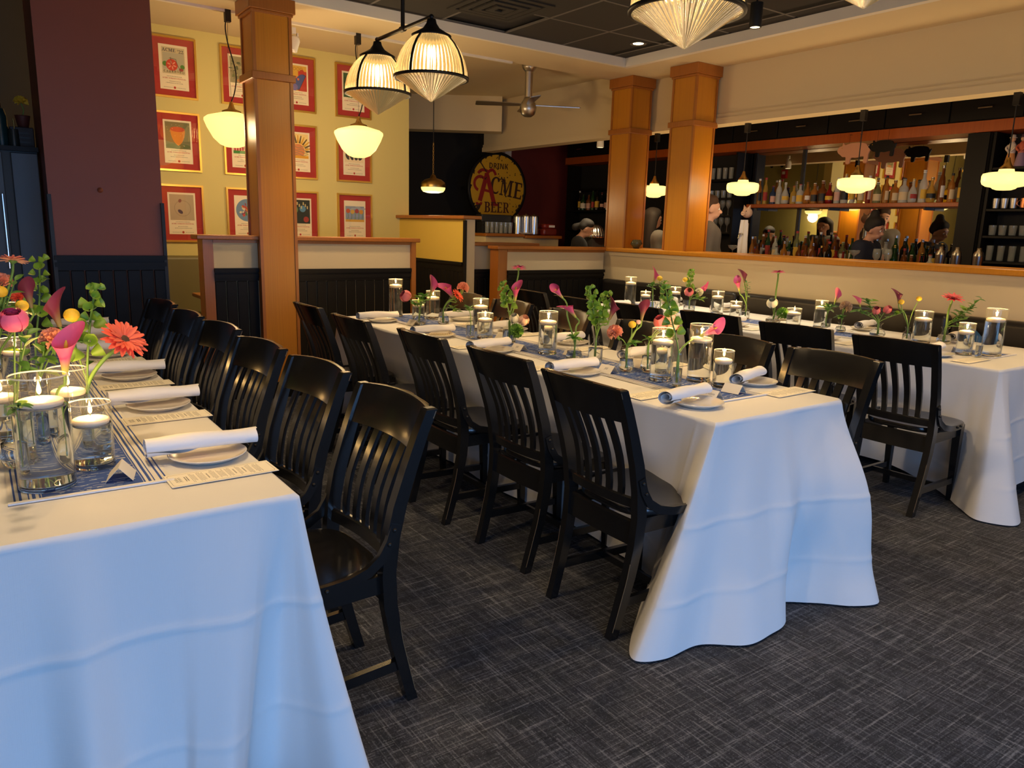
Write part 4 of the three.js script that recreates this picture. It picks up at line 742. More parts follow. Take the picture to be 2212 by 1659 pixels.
function setting(x, z, turn, where, opt = {}) {
  if (opt.plate !== 0) { const p = thing('side_plate', 'small cream china plate under the napkin, ' + where, 'plate', [x + (opt.px || 0), TOP + .001, z + (opt.pz || 0)], 0, 'side plates at the place settings'); P(p, 'dish', plateG, m.china); P(p, 'rim', rimG, m.china); }
  const n = solo('napkin', napG, m.napkin2, 'rolled white napkin, ' + where, 'napkin', 'rolled napkins at the place settings'); n.position.set(x + (opt.nx || 0), TOP + (opt.plate === 0 ? .001 : .016), z + (opt.nz || 0)); n.rotation.set(0, turn, 0); n.scale.set(1.28, 1.3, 1.3);
  if (opt.menu) { const [mx, mz, ma] = opt.menu, c = solo('menu_card', B(.105, .0012, .275), m.menu, 'long printed menu card, ' + where, 'menu', 'menu cards at the place settings'); c.position.set(mx, TOP + .004, mz); c.rotation.y = ma; }
}
function tent(x, z, turn, face, where) {
  const t = thing('place_card', 'folded cream place card, ' + where, 'place card', [x, TOP + .004, z], turn, 'tent place cards'), w = .085, h = .048;
  const leaf = s => new THREE.PlaneGeometry(w, h).translate(0, h / 2, 0).rotateX(s > 0 ? -.72 : .72).translate(0, 0, s * .032);
  const f = P(t, 'front', B(w, h, .0008, 0, h / 2, 0).rotateX(-.72).translate(0, .001, .032), face || m.cardPlain); P(t, 'back', B(w, h, .0008, 0, h / 2, 0).rotateX(.72).translate(0, .001, -.032), m.cardPlain);
}
for (const [i, z] of [-2.20, -2.9, -3.51, -4.14, -4.70, -5.15].entries()) { const w = `left table, ${ORD[i]} place from the camera`; setting(.50, z, -.02 + .05 * (i % 2), w, { nx: -.01, nz: -.015, menu: [.495, z + .17, Math.PI / 2 + .02] }); }
for (const [i, z] of [-1.99, -2.70, -3.42, -4.05, -4.84].entries()) { const w = `middle table left side, ${ORD[i]} place from the camera`; setting(2.285, z, [.18, .08, .22, .1, 0][i], w, { nx: .0, nz: -.01, px: .03, pz: i ? 0 : .02, menu: [2.30, z - .20, Math.PI / 2 + .05] }); }
for (const [i, z] of [-2.14, -2.86, -3.46, -4.08, -4.70].entries()) { const w = `middle table right side, ${ORD[i]} place from the camera`; setting(2.865, z, .30 - .05 * i, w, { nx: -.02, nz: .01, px: .03, menu: [2.87, i ? z + .2 : -1.94, Math.PI / 2 + .03] }); }
for (const [i, z] of [-2.17, -2.9, -3.64, -4.3, -4.9].entries()) setting(4.63, z, .25, `banquette table near side, ${ORD[i]} place from the camera`, { menu: [4.64, z + .2, Math.PI / 2] });
for (const [i, z] of [-2.40, -3.05, -3.75, -4.4, -5.0].entries()) setting(5.40, z, .2, `banquette table wall side, ${ORD[i]} place from the camera`, {});
tent(.265, -2.13, 1.33, null, 'beside the short candle nearest the camera'); tent(.0, -2.38, 1.68, null, 'at the left edge of the left table');
tent(2.455, -2.02, -1.46, m.cardName, 'with handwriting at the near end of the middle table'); tent(2.64, -2.05, -1.43, null, 'blank, near the tallest middle-table candle');
tent(2.455, -2.65, -1.47, m.cardName2, 'with handwriting, second on the middle table left'); tent(2.70, -2.70, -1.53, null, 'behind the bulb-shaped bottle on the middle table');
tent(2.45, -3.38, -1.47, m.cardName2, 'with handwriting before the white roses'); tent(2.62, -3.12, -1.47, null, 'blank, right of the white roses'); tent(2.63, -3.80, -1.50, null, 'blank, by the stacked candle pair'); tent(2.42, -4.58, -1.50, null, 'far end of the middle table, left'); tent(2.45, -4.22, -1.50, null, 'beside the round woven charger'); tent(4.87, -2.22, -1.44, null, 'near end of the banquette table');
{
  const c = thing('woven_charger', 'round cream woven charger on the middle table', 'charger', [2.31, TOP + .002, -4.10]), gs = [];
  for (let i = 0; i < 9; i++) gs.push(new THREE.TorusGeometry(.012 + i * .0135, .0065, 6, 40).rotateX(Math.PI / 2).translate(0, .006 + (i > 6 ? (i - 6) * .003 : 0), 0)); P(c, 'weave', M(gs), mat(lin(.66, .56, .38), .9)); P(c, 'disc', C(.12, .12, .004, 40, 0, .003, 0), mat(lin(.6, .5, .34), .9));
}

// ---------- posters ----------
const POSTER = [
  [0, (g) => { g.fillStyle = '#cfc39a'; g.fillRect(26, 22, 204, 236); g.fillStyle = '#b9b69c'; g.fillRect(34, 70, 188, 150); g.fillStyle = '#2b2a44'; g.font = 'bold 40px serif'; g.textAlign = 'left'; g.fillText('ACME', 30, 62); g.fillText("'22", 166, 68); g.fillStyle = '#4f8a35'; g.beginPath(); g.ellipse(52, 172, 22, 22, 0, 0, 7); g.ellipse(206, 188, 20, 20, 0, 0, 7); g.fill(); g.fillStyle = '#d2402a'; g.beginPath(); g.arc(112, 178, 52, 0, 7); g.fill(); g.fillStyle = '#e9a287'; for (let k = 0; k < 6; k++) { g.save(); g.translate(112, 178); g.rotate(k * 1.047 + .3); g.beginPath(); g.ellipse(26, 0, 16, 6, 0, 0, 7); g.fill(); g.restore(); } g.fillStyle = '#9c4038'; g.beginPath(); g.ellipse(194, 214, 20, 14, 0, 0, 7); g.fill(); g.strokeStyle = '#4a4438'; g.lineWidth = 4; g.beginPath(); g.moveTo(104, 110); g.lineTo(108, 178); g.moveTo(92, 118); g.lineTo(150, 124); g.quadraticCurveTo(160, 190, 186, 208); g.stroke(); g.fillStyle = '#3b3220'; g.font = 'bold 27px serif'; [...'CARRBORO'].forEach((c, i) => g.fillText(c, 36 + i * 23.5, 246 + 3 * Math.sin(i))); }],
  [1, (g) => { g.fillStyle = '#77764f'; g.fillRect(16, 18, 224, 246); g.fillStyle = '#5c6a3c'; g.beginPath(); g.ellipse(128, 240, 110, 26, 0, 0, 7); g.fill(); g.fillStyle = '#d98b30'; g.beginPath(); g.moveTo(60, 90); g.quadraticCurveTo(128, 50, 196, 90); g.quadraticCurveTo(190, 200, 128, 236); g.quadraticCurveTo(70, 200, 60, 90); g.fill(); g.fillStyle = '#c8502a'; g.beginPath(); g.ellipse(128, 84, 66, 24, 0, 0, 7); g.fill(); g.fillStyle = '#e3d9a0'; for (let i = 0; i < 14; i++) g.fillRect(rr(20, 230), rr(24, 150), 4, 4); }],
  [2, (g) => { g.fillStyle = '#b9a888'; g.fillRect(16, 18, 224, 246); g.strokeStyle = '#8f8468'; g.lineWidth = 3; g.beginPath(); g.arc(134, 150, 74, 0, 7); g.stroke(); g.fillStyle = '#8d5b52'; g.beginPath(); g.ellipse(112, 78, 14, 18, .4, 0, 7); g.fill(); g.fillStyle = '#3c3a52'; g.beginPath(); g.ellipse(112, 182, 26, 16, .7, 0, 7); g.fill(); }],
  [3, (g) => { g.fillStyle = '#9a9470'; g.fillRect(16, 18, 224, 246); for (let i = 0; i < 60; i++) { g.fillStyle = ['#6f7a4c', '#857f58', '#b8a878', '#5d6448'][i % 4]; g.beginPath(); g.ellipse(rr(20, 236), rr(60, 220), rr(4, 20), rr(4, 14), rnd() * 3, 0, 7); g.fill(); } g.fillStyle = '#c98a4e'; g.beginPath(); g.ellipse(150, 240, 70, 22, 0, 0, 7); g.fill(); }],
  [4, (g) => { g.fillStyle = '#e9dcb4'; g.fillRect(16, 18, 224, 246); g.strokeStyle = '#20242a'; g.lineWidth = 5; for (let i = 0; i < 16; i++) { g.beginPath(); const x = rr(24, 220), y = rr(60, 190); g.arc(x, y, rr(8, 30), 0, rr(2, 6)); g.stroke(); } g.fillStyle = '#c03c46'; for (let i = 0; i < 8; i++) g.fillRect(24 + i * 26, 200, 18, 40); g.fillStyle = '#3f8b3c'; g.fillRect(16, 236, 224, 28); }],
  [5, (g) => { g.fillStyle = '#6f8fae'; g.beginPath(); g.arc(128, 146, 112, 0, 7); g.fill(); for (let i = 0; i < 46; i++) { g.fillStyle = ['#c8453a', '#e0b448', '#4a7a3c', '#d8cfae', '#8d3c52'][i % 5]; g.beginPath(); const a = rnd() * 6.3, r = rnd() * 70; g.ellipse(128 + r * Math.cos(a), 146 + r * Math.sin(a), rr(5, 18), rr(4, 12), a, 0, 7); g.fill(); } }],
  [6, (g) => { g.fillStyle = '#e2b23f'; g.fillRect(16, 18, 224, 246); g.fillStyle = '#c63c2c'; g.fillRect(150, 70, 90, 194); g.fillStyle = '#4a5e9e'; g.beginPath(); g.moveTo(190, 90); g.lineTo(230, 110); g.lineTo(160, 250); g.lineTo(40, 264); g.lineTo(20, 220); g.fill(); g.strokeStyle = '#2a2430'; g.lineWidth = 4; g.stroke(); g.fillStyle = '#7a6fae'; g.beginPath(); g.arc(110, 230, 34, 0, 7); g.fill(); g.fillStyle = '#c0342a'; g.beginPath(); g.arc(190, 76, 24, 0, 7); g.fill(); g.strokeStyle = '#b0781e'; for (let i = 0; i < 5; i++) { g.beginPath(); g.arc(40 + i * 36, 50, 14, 0, 7); g.stroke(); } g.fillStyle = '#d77a5c'; for (let i = 0; i < 6; i++) { g.beginPath(); g.arc(40 + i * 22, 130 + (i % 2) * 20, 12, 0, 7); g.fill(); } }],
  [7, (g) => { g.fillStyle = '#f3d98c'; g.fillRect(16, 18, 224, 246); g.save(); g.translate(128, 190); for (let i = 0; i < 15; i++) { g.save(); g.rotate(-Math.PI + i * Math.PI / 14); g.fillStyle = i % 2 ? '#d8a32a' : '#5b4a2a'; g.beginPath(); g.moveTo(80, -9); g.lineTo(158, -5); g.lineTo(158, 5); g.lineTo(80, 9); g.fill(); g.restore(); } g.fillStyle = '#d98d57'; g.beginPath(); g.arc(0, 0, 72, 0, 7); g.fill(); g.restore(); g.strokeStyle = '#8f8a6c'; g.lineWidth = 5; for (let i = 0; i < 4; i++) { g.beginPath(); for (let x = 16; x <= 240; x += 8) g.lineTo(x, 150 + i * 26 + 9 * Math.sin(x * .06 + i)); g.stroke(); } g.fillStyle = '#e0a52c'; g.fillRect(16, 238, 224, 26); }],
  [8, (g) => { g.fillStyle = '#26302c'; g.fillRect(16, 18, 224, 246); g.fillStyle = '#5c8a54'; g.beginPath(); g.arc(70, 120, 40, 0, 7); g.fill(); g.fillStyle = '#5a8fb0'; g.beginPath(); g.arc(160, 110, 34, 0, 7); g.fill(); g.fillStyle = '#a33a34'; g.beginPath(); g.arc(196, 220, 30, 0, 7); g.fill(); g.fillStyle = '#d8c88c'; for (let i = 0; i < 9; i++) g.fillRect(30 + i * 22, 40 + (i % 3) * 20, 12, 30); }],
  [9, (g) => { g.fillStyle = '#2e5a34'; g.fillRect(16, 18, 224, 246); g.fillStyle = '#b06a34'; g.beginPath(); g.moveTo(120, 18); g.lineTo(240, 18); g.lineTo(240, 130); g.fill(); for (let i = 0; i < 30; i++) { g.fillStyle = ['#3f7a44', '#1f3e2a', '#7a8a4a'][i % 3]; g.beginPath(); g.ellipse(rr(20, 200), rr(60, 250), rr(8, 30), rr(6, 16), rnd() * 3, 0, 7); g.fill(); } }],
  [10, (g) => { g.fillStyle = '#ead9b0'; g.fillRect(16, 18, 224, 246); g.fillStyle = '#2c2c30'; for (let i = 0; i < 4; i++) { g.beginPath(); g.ellipse(54 + i * 50, 200, 24, 40, (i - 1.5) * .25, 0, 7); g.fill(); } g.fillStyle = '#a23c3a'; g.beginPath(); g.arc(64, 186, 18, 0, 7); g.arc(204, 190, 14, 0, 7); g.fill(); g.fillStyle = '#e0b440'; g.beginPath(); g.arc(40, 120, 26, 0, 7); g.fill(); g.fillStyle = '#ead9b0'; for (let i = 0; i < 3; i++) g.fillRect(70 + i * 50, 170, 8, 60); }],
  [11, (g) => { g.fillStyle = '#8d9cb0'; g.fillRect(16, 60, 224, 170); for (let i = 0; i < 9; i++) { g.fillStyle = '#a8b4bc'; g.beginPath(); g.ellipse(rr(20, 236), rr(66, 100), rr(12, 34), 8, 0, 0, 7); g.fill(); } g.strokeStyle = '#5e8a4a'; g.lineWidth = 6; for (let i = 0; i < 5; i++) { g.beginPath(); g.moveTo(40 + i * 44, 205); g.quadraticCurveTo(60 + i * 40, 160, 36 + i * 46, 120); g.stroke(); } for (let i = 0; i < 4; i++) { g.fillStyle = ['#c8603a', '#d8b050', '#b04a4a', '#d89a3c'][i]; g.beginPath(); g.arc(48 + i * 52, 112 + (i % 2) * 8, 24, 0, 7); g.fill(); } g.fillStyle = '#d6a743'; g.fillRect(16, 204, 224, 26); }],
];
m.mat = mat(lin(.42, .035, .03), .85);
function posterCanvas(draw) {
  return canvas(256, 400, (g, w, h) => {
    g.fillStyle = '#f1e6c6'; g.fillRect(0, 0, w, h); draw(g); g.textAlign = 'center'; g.fillStyle = '#b0483a'; g.font = 'bold 16px serif'; g.fillText('ACME TOMATO FESTIVAL', w / 2, 304);
    g.fillStyle = '#8f8a74'; for (const [y, l] of [[278, 130], [322, 90], [338, 150], [378, 90]]) { let x = w / 2 - l / 2; if (y === 378) { for (const s of [30, 150]) { x = s; while (x < s + 74) { const k = rr(3, 9); g.fillRect(x, y, k, 4); x += k + 3; } } continue; } while (x < w / 2 + l / 2) { const k = rr(4, 12); g.fillRect(x, y, k, 5); x += k + 4; } }
    g.fillStyle = '#b0392e'; g.beginPath(); g.arc(w / 2, 380, 11, 0, 7); g.fill();
  });
}
const pictureWord = ["ACME '22 and a sliced tomato", 'a sun-coloured bowl against a night sky', 'a pale ring with a dark plum', 'an overgrown garden', 'looped black lines over pink shapes', 'a round bowl of vegetables', 'figures under a blue slide', 'a rising sun over waves', 'coloured discs on black', 'dark green foliage', 'four black pots', 'a row of flowers by water'];
const posterCols = [1.725, 2.355, 2.91, 3.54], posterRows = [2.815, 2.14, 1.465];
posterCols.forEach((x, ci) => posterRows.forEach((y, ri) => {
  const k = ci * 3 + ri, t = thing('framed_poster', `gold-framed festival poster with red mat showing ${pictureWord[k]}`, 'poster', [x, y, -8.1], 0, 'framed posters on the yellow wall'), w = .41, h = .55, f = .018;
  P(t, 'frame', M(B(w, f, .028, 0, h / 2 - f / 2, .014), B(w, f, .028, 0, -h / 2 + f / 2, .014), B(f, h - 2 * f, .028, w / 2 - f / 2, 0, .014), B(f, h - 2 * f, .028, -w / 2 + f / 2, 0, .014)), m.gold);
  P(t, 'mat', B(w - 2 * f, h - 2 * f, .006, 0, 0, .006), m.mat);
  P(t, 'print', new THREE.PlaneGeometry(.255, .40).translate(0, .0, .0105), mat(0xffffff, .7, { map: tex(posterCanvas(POSTER[k][1])) }));
  P(t, 'pane', B(w - 2 * f, h - 2 * f, .002, 0, 0, .018), m.pane);
}));
// ---------- round beer sign ----------
{
  const sc = canvas(1024, 1024, (g, w) => {
    g.fillStyle = '#c79a1e'; g.fillRect(0, 0, w, w); g.save(); g.translate(512, 512); g.textAlign = 'center';
    g.fillStyle = '#3a1d12'; g.font = 'bold 118px sans-serif'; g.fillText('DRINK', 10, -300);
    g.font = 'bold 360px serif'; g.fillStyle = '#3a1d14'; g.save(); g.rotate(.14); g.scale(.78, 1); g.fillText('CME', 215, 90); g.restore();
    g.fillStyle = '#8c1418'; g.strokeStyle = '#8c1418'; g.lineWidth = 78; g.lineCap = 'butt'; g.beginPath(); g.moveTo(-205, -215); g.lineTo(-330, 205); g.moveTo(-215, -230); g.lineTo(-55, 255); g.stroke(); g.lineWidth = 40; g.beginPath(); g.moveTo(-290, 30); g.lineTo(-110, 60); g.stroke();
    g.lineWidth = 46; g.beginPath(); g.arc(-330, -60, 105, 1.9, 5.4); g.stroke(); g.beginPath(); g.moveTo(-370, -210); g.quadraticCurveTo(-300, -310, -180, -240); g.quadraticCurveTo(-90, -330, -40, -200); g.stroke(); g.beginPath(); g.arc(-345, 225, 40, 0, 3.1); g.stroke(); g.fillRect(-120, 235, 130, 40);
    g.font = 'bold 225px serif'; g.fillStyle = '#4a1612'; g.save(); g.scale(.8, 1); g.fillText('BEER', -10, 375); g.restore();
    g.strokeStyle = '#2c1a10'; g.lineWidth = 20; g.beginPath(); g.moveTo(-330, -380); g.lineTo(-215, -240); g.moveTo(20, -510); g.lineTo(14, -440); g.stroke();
    g.fillStyle = '#2c1a10'; for (let i = 0; i < 46; i++) { const a = rr(-2.9, .9), r = rr(120, 480); g.beginPath(); g.ellipse(r * Math.cos(a), r * Math.sin(a), rr(4, 17), rr(4, 14), rnd() * 3, 0, 7); g.fill(); } for (let i = 0; i < 26; i++) { const a = i / 26 * 6.28 + rnd(); g.beginPath(); g.ellipse(508 * Math.cos(a), 508 * Math.sin(a), rr(8, 34), rr(6, 26), rnd() * 3, 0, 7); g.fill(); } g.beginPath(); g.ellipse(-360, 310, 30, 66, .6, 0, 7); g.ellipse(-400, 285, 50, 14, -.3, 0, 7); g.fill();
    g.restore();
  });
  const t = thing('round_beer_sign', 'round worn yellow sign reading DRINK ACME BEER on the black wall', 'sign', [6.62, 2.0, -9.86]);
  const disc = new THREE.CircleGeometry(.49, 64).translate(0, 0, .045); P(t, 'face', disc, mat(0xffffff, .55, { map: tex(sc) }));
  P(t, 'rim', LA([[.49, 0], [.53, .0], [.54, .03], [.525, .06], [.495, .06], [.49, .046]], 64).rotateX(Math.PI / 2).scale(1, 1, -1).translate(0, 0, .0).rotateY(0).scale(1, 1, -1), m.blackPaint); P(t, 'backing', C(.5, .5, .03, 64).rotateX(Math.PI / 2).translate(0, 0, .02), m.blackPaint);
  P(t, 'hanger', B(.03, .9, .02, 0, .95, 0), m.iron); P(t, 'standoff', M(B(.04, .04, .5, -.3, 0, -.25), B(.04, .04, .5, .3, 0, -.25)), m.iron);
}

// ---------- back bar ----------
const beforeBar = scene.children.length;
{
  const t = thing('back_bar_cabinet', 'row of black overhead cabinets with orange wood band above the bar mirror', 'cabinet', [0, 0, 0]);
  P(t, 'body', BX(8.42, 8.74, 2.56, 3.17, -10.2, -1.2), m.blackPaint);
  P(t, 'wood_band', uvBox(BX(8.38, 8.74, 2.455, 2.56, -10.2, -1.2)), m.redWood);
  for (let i = 0; i < 13; i++) { const z = -9.86 + i * .67, d = P(t, 'door', RB(.018, .58, .655, .004, 8.41, 2.865, z, 1), m.blackPaint); P(d, 'handle', M(B(.012, .012, .13, 8.375, 2.68, z), B(.03, .008, .008, 8.39, 2.68, z - .055), B(.03, .008, .008, 8.39, 2.68, z + .055)), m.steel); }
}
{
  const t = thing('bar_mirror', 'wide bar mirror behind the rows of bottles', 'mirror', [8.72, 1.0, -5.36]);
  P(t, 'mirror_glass', B(.012, 1.44, 2.62, 0, .73, 0), m.mirror);
  for (const z of [-1.33, -.62, 1.33]) P(t, 'frame_strip', B(.03, 1.45, .035, -.012, .73, z), z > -1 && z < 0 ? m.iron : m.blackPaint);
  const s = thing('bottle_shelf', 'orange wood bottle shelf across the bar mirror', 'shelf', [8.58, 1.755, -5.25]); P(s, 'board', uvBox(RB(.26, .045, 2.66, .006, 0, .0225, 0)), m.redWood); for (const z of [-1.2, -.2, .9]) P(s, 'bracket', B(.2, .03, .015, .03, -.015, z), m.iron);
  const c = thing('back_bar_counter', 'dark back counter under the bar mirror', 'counter', [8.46, 0, -5.7]); P(c, 'body', BX(-.24, .28, 0, 1.0, -4.4, 4.4), m.blackPaint); P(c, 'worktop', BX(-.26, .28, 1.0, 1.03, -4.4, 4.4), m.blackPlastic); P(c, 'riser', BX(.02, .22, 1.03, 1.13, -1.1, 1.75), m.blackPaint);
  const p = thing('bar_post', 'dark upright post between mirror and glass shelves', 'post', [8.57, 1.03, -3.86]); P(p, 'board', B(.32, 1.42, .2, 0, .71, 0), mat(lin(.035, .028, .018), .6)); P(p, 'edge', B(.02, 1.42, .2, -.165, .71, 0), m.blackPaint);
  const rk = (name, z0, z1, ys, label) => { const k = thing(name, label, 'shelves', [8.58, 1.03, (z0 + z1) / 2]); P(k, 'back_panel', B(.02, 1.42, z1 - z0, .145, .71, 0), m.blackWall); P(k, 'side', B(.3, 1.42, .025, 0, .71, (z1 - z0) / 2 - .013), m.blackPaint); P(k, 'side', B(.3, 1.42, .025, 0, .71, -(z1 - z0) / 2 + .013), m.blackPaint); for (const y of ys) P(k, 'shelf', RB(.29, .025, z1 - z0 - .05, .004, 0, y - 1.03, 0, 1), m.blackPaint); };
  rk('glass_shelves', -3.74, -1.4, [2.11, 1.72, 1.465, 1.22], 'black open shelves of mugs and tumblers at the right edge');
  rk('stemware_shelves', -7.85, -6.76, [2.11, 1.87, 1.65, 1.43], 'black open shelves of stacked glasses left of the bar mirror');
  rk('wine_shelves', -10.2, -7.95, [2.05, 1.72, 1.42], 'dim black shelves of wine bottles beside the red wall');
}
// bottles: a few blown shapes, many liquors
const liquorG = {
  tall: LA([[.0005, 0], [.034, 0], [.037, .006], [.037, .19], [.033, .215], [.015, .25], [.0135, .31], [.0155, .312], [.0155, .325], [.0005, .325]], 18),
  stout: LA([[.0005, 0], [.043, 0], [.046, .006], [.046, .13], [.042, .155], [.018, .18], [.016, .225], [.019, .227], [.019, .24], [.0005, .24]], 18),
  slim: LA([[.0005, 0], [.027, 0], [.03, .006], [.03, .2], [.022, .24], [.012, .27], [.0115, .325], [.014, .327], [.014, .34], [.0005, .34]], 16),
  wine: LA([[.0005, 0], [.036, 0], [.038, .006], [.038, .18], [.03, .21], [.0155, .235], [.0145, .295], [.0165, .297], [.0165, .305], [.0005, .305]], 18),
  flask: LA([[.0005, 0], [.038, 0], [.045, .02], [.048, .07], [.045, .12], [.03, .16], [.015, .19], [.014, .25], [.018, .252], [.018, .265], [.0005, .265]], 18),
};
const labelBand = (r, y0, y1) => new THREE.CylinderGeometry(r, r, y1 - y0, 16, 1, true, .6, 4.0).translate(0, (y0 + y1) / 2, 0);
const labelG = { tall: labelBand(.0376, .04, .15), stout: labelBand(.0466, .03, .11), slim: labelBand(.0306, .05, .16), wine: labelBand(.0386, .04, .13), flask: labelBand(.0488, .05, .10) }, capG2 = { tall: .325, stout: .24, slim: .34, wine: .305, flask: .265 };
const liq = (c, w) => [phys(lin(...c), .06, { transmission: .55, thickness: 0, ior: 1.45 }), w];
const LIQ = [liq([.80, .82, .78], 'clear'), liq([.62, .28, .05], 'amber'), liq([.32, .10, .02], 'dark amber'), liq([.03, .11, .03], 'green'), liq([.012, .01, .01], 'black'), liq([.42, .02, .02], 'red'), liq([.75, .52, .10], 'golden'), liq([.05, .10, .26], 'blue'), liq([.34, .36, .16], 'pale olive')];
const PAP = [['white', m.paper], ['cream', mat(lin(.72, .58, .34), .7)], ['yellow', mat(lin(.75, .48, .06), .7)], ['red', mat(lin(.42, .05, .04), .7)], ['black', m.blackPlastic], ['grey', mat(lin(.38, .38, .38), .7)], ['pink', mat(lin(.7, .42, .34), .7)]], CAPS = [m.blackPlastic, m.gold, mat(lin(.4, .03, .03), .5), m.white, m.steel];
function row(n, x, y, z0, z1, place, group, pick, h = 1) {
  for (let i = 0; i < n; i++) {
    const s = Object.keys(liquorG)[Math.floor(rnd() * 5)], l = LIQ[pick[Math.floor(rnd() * pick.length)]], p = PAP[Math.floor(rnd() * PAP.length)], k = h * rr(.86, 1.08), z = lerp(z0, z1, (i + .5) / n) + rr(-.008, .008);
    const b = thing('liquor_bottle', `${l[1]} ${s} bottle, ${p[0]} label, ${ORD[i]} from left, ${place}`, 'bottle', [x + rr(-.012, .012), y, z], rr(2.2, 3.4) - .5 + Math.PI * .5, group);
    P(b, 'glass', liquorG[s], l[0]); P(b, 'label', labelG[s], p[1]); P(b, 'cap', C(.0165, .0165, .026, 12, 0, capG2[s] - .004, 0), CAPS[Math.floor(rnd() * 5)]); b.scale.setScalar(k);
  }
}
row(26, 8.55, 1.80, -6.52, -3.98, 'upper bar shelf', 'bottles on the upper bar shelf', [0, 0, 0, 1, 1, 2, 6, 5, 7, 8]);
row(25, 8.60, 1.13, -6.55, -4.0, 'back counter rear row', 'rear bottles on the back counter', [0, 3, 3, 2, 1, 4, 8, 0]);
row(27, 8.36, 1.03, -6.62, -3.99, 'back counter front row', 'front bottles on the back counter', [4, 4, 2, 3, 3, 1, 6, 0, 5, 2], .98);
row(9, 8.5, 1.733, -10.0, -9.0, 'dim shelf by red wall', 'bottles on the dim shelf by the red wall', [3, 4, 4, 2]);
// glasses and mugs
const tumblerG = LA([[.0005, .004], [.026, .003], [.03, .008], [.036, .10], [.0345, .1], [.029, .012], [.0005, .01]], 18), highG = LA([[.0005, .004], [.025, .003], [.028, .008], [.032, .15], [.0308, .15], [.027, .012], [.0005, .01]], 18), wineG = LA([[.032, 0], [.03, .003], [.005, .008], [.0035, .02], [.0035, .08], [.012, .09], [.033, .12], [.037, .155], [.032, .20], [.0315, .2]], 20), coupeG = LA([[.034, 0], [.03, .003], [.005, .008], [.0035, .02], [.0035, .12], [.015, .128], [.045, .15], [.055, .178], [.054, .178]], 22);
const mugG = M(LA([[.0005, .003], [.036, .002], [.04, .012], [.041, .10], [.039, .1], [.037, .014], [.0005, .01]], 22), new THREE.TorusGeometry(.027, .005, 8, 16, Math.PI).rotateZ(-Math.PI / 2).translate(.04, .052, 0));
m.glass2 = phys(lin(.9, .92, .9), .03, { transmission: .9, thickness: 0, ior: 1.5, side: THREE.DoubleSide });
function glassRow(name, kindLabel, g, mt, n, x, y, z0, z1, place, group) { for (let i = 0; i < n; i++) { const o = solo(name, g, mt, `${kindLabel}, ${ORD[i]} from left ${place}`, name.includes('mug') ? 'mug' : 'glass', group); o.position.set(x, y, lerp(z0, z1, (i + .5) / n)); o.rotation.y = rnd() * 6; } }
glassRow('wine_glass', 'clear wine glass', wineG, m.glass2, 9, 8.50, 1.4425, -7.75, -6.85, 'on the bottom stemware shelf', 'glasses left of the bar mirror');
glassRow('wine_glass', 'clear wine glass', wineG, m.glass2, 9, 8.50, 1.6625, -7.75, -6.85, 'on the second stemware shelf', 'glasses left of the bar mirror');
glassRow('tumbler', 'clear tumbler', tumblerG, m.glass2, 9, 8.50, 1.8825, -7.75, -6.85, 'on the third stemware shelf', 'glasses left of the bar mirror');
glassRow('highball_glass', 'tall clear glass', highG, m.glass2, 9, 8.50, 2.1225, -7.75, -6.85, 'on the top stemware shelf', 'glasses left of the bar mirror');
glassRow('copper_mug', 'copper mug', mugG, m.copper, 5, 8.5, 1.7325, -3.46, -2.9, 'on the right-hand shelves', 'mugs on the right-hand shelves');
glassRow('steel_cup', 'dull steel cup', tumblerG, m.brushed, 3, 8.5, 1.7325, -3.70, -3.46, 'on the right-hand shelves', 'mugs on the right-hand shelves');
glassRow('tumbler', 'clear tumbler', tumblerG, m.glass2, 10, 8.5, 1.4775, -3.70, -2.8, 'on the middle right-hand shelf', 'tumblers on the right-hand shelves');
glassRow('highball_glass', 'tall clear glass', highG, m.glass2, 9, 8.5, 1.2325, -3.70, -2.8, 'on the lower right-hand shelf', 'tumblers on the right-hand shelves');
{ // ornaments on the top right shelf
  const fig = (z, cols, label) => { const t = thing('ceramic_figurine', label, 'figurine', [8.48, 2.1225, z]); P(t, 'skirt', LA([[.0005, 0], [.05, 0], [.052, .01], [.036, .1], [.03, .13]], 18), cols[0]); P(t, 'torso', LA([[.03, .12], [.036, .15], [.034, .2], [.018, .23], [.0005, .235]], 18), cols[1]); P(t, 'head', S(.024, 0, .255, 0), cols[2]); P(t, 'hat', LA([[.0005, .30], [.02, .295], [.022, .275], [.036, .27], [.03, .266]], 16), cols[3]); P(t, 'arm', M(TB([[-.01, .2, .03], [-.04, .17, .035], [-.045, .14, .01]], .01, 8), TB([[-.01, .2, -.03], [-.04, .17, -.035], [-.045, .14, -.01]], .01, 8)), cols[1]); };
  const A = mat(lin(.72, .62, .5), .4), Bm = mat(lin(.55, .12, .06), .4), O = mat(lin(.7, .32, .1), .4), Sk = mat(lin(.62, .36, .22), .5), D = mat(lin(.1, .06, .08), .4);
  fig(-3.585, [O, A, Sk, A], 'pale ceramic figurine on the top right shelf'); fig(-3.495, [mat(lin(.3, .2, .3), .4), Bm, Sk, D], 'red ceramic figurine with dark hat on the top right shelf');
  const t = thing('animal_figurine', 'small grey animal figurine beside the ceramic figures', 'figurine', [8.48, 2.1225, -3.36]); P(t, 'body', M(new THREE.SphereGeometry(.05, 18, 12).scale(.7, .8, 1.3).translate(0, .075, 0), S(.034, 0, .09, .075), C(.014, .016, .05, 10, .02, .025, .04), C(.014, .016, .05, 10, -.02, .025, .04), C(.014, .016, .05, 10, .02, .025, -.04), C(.014, .016, .05, 10, -.02, .025, -.04), TB([[0, .08, .1], [0, .05, .125], [0, .03, .12]], .01, 8)), mat(lin(.12, .10, .08), .6));
}
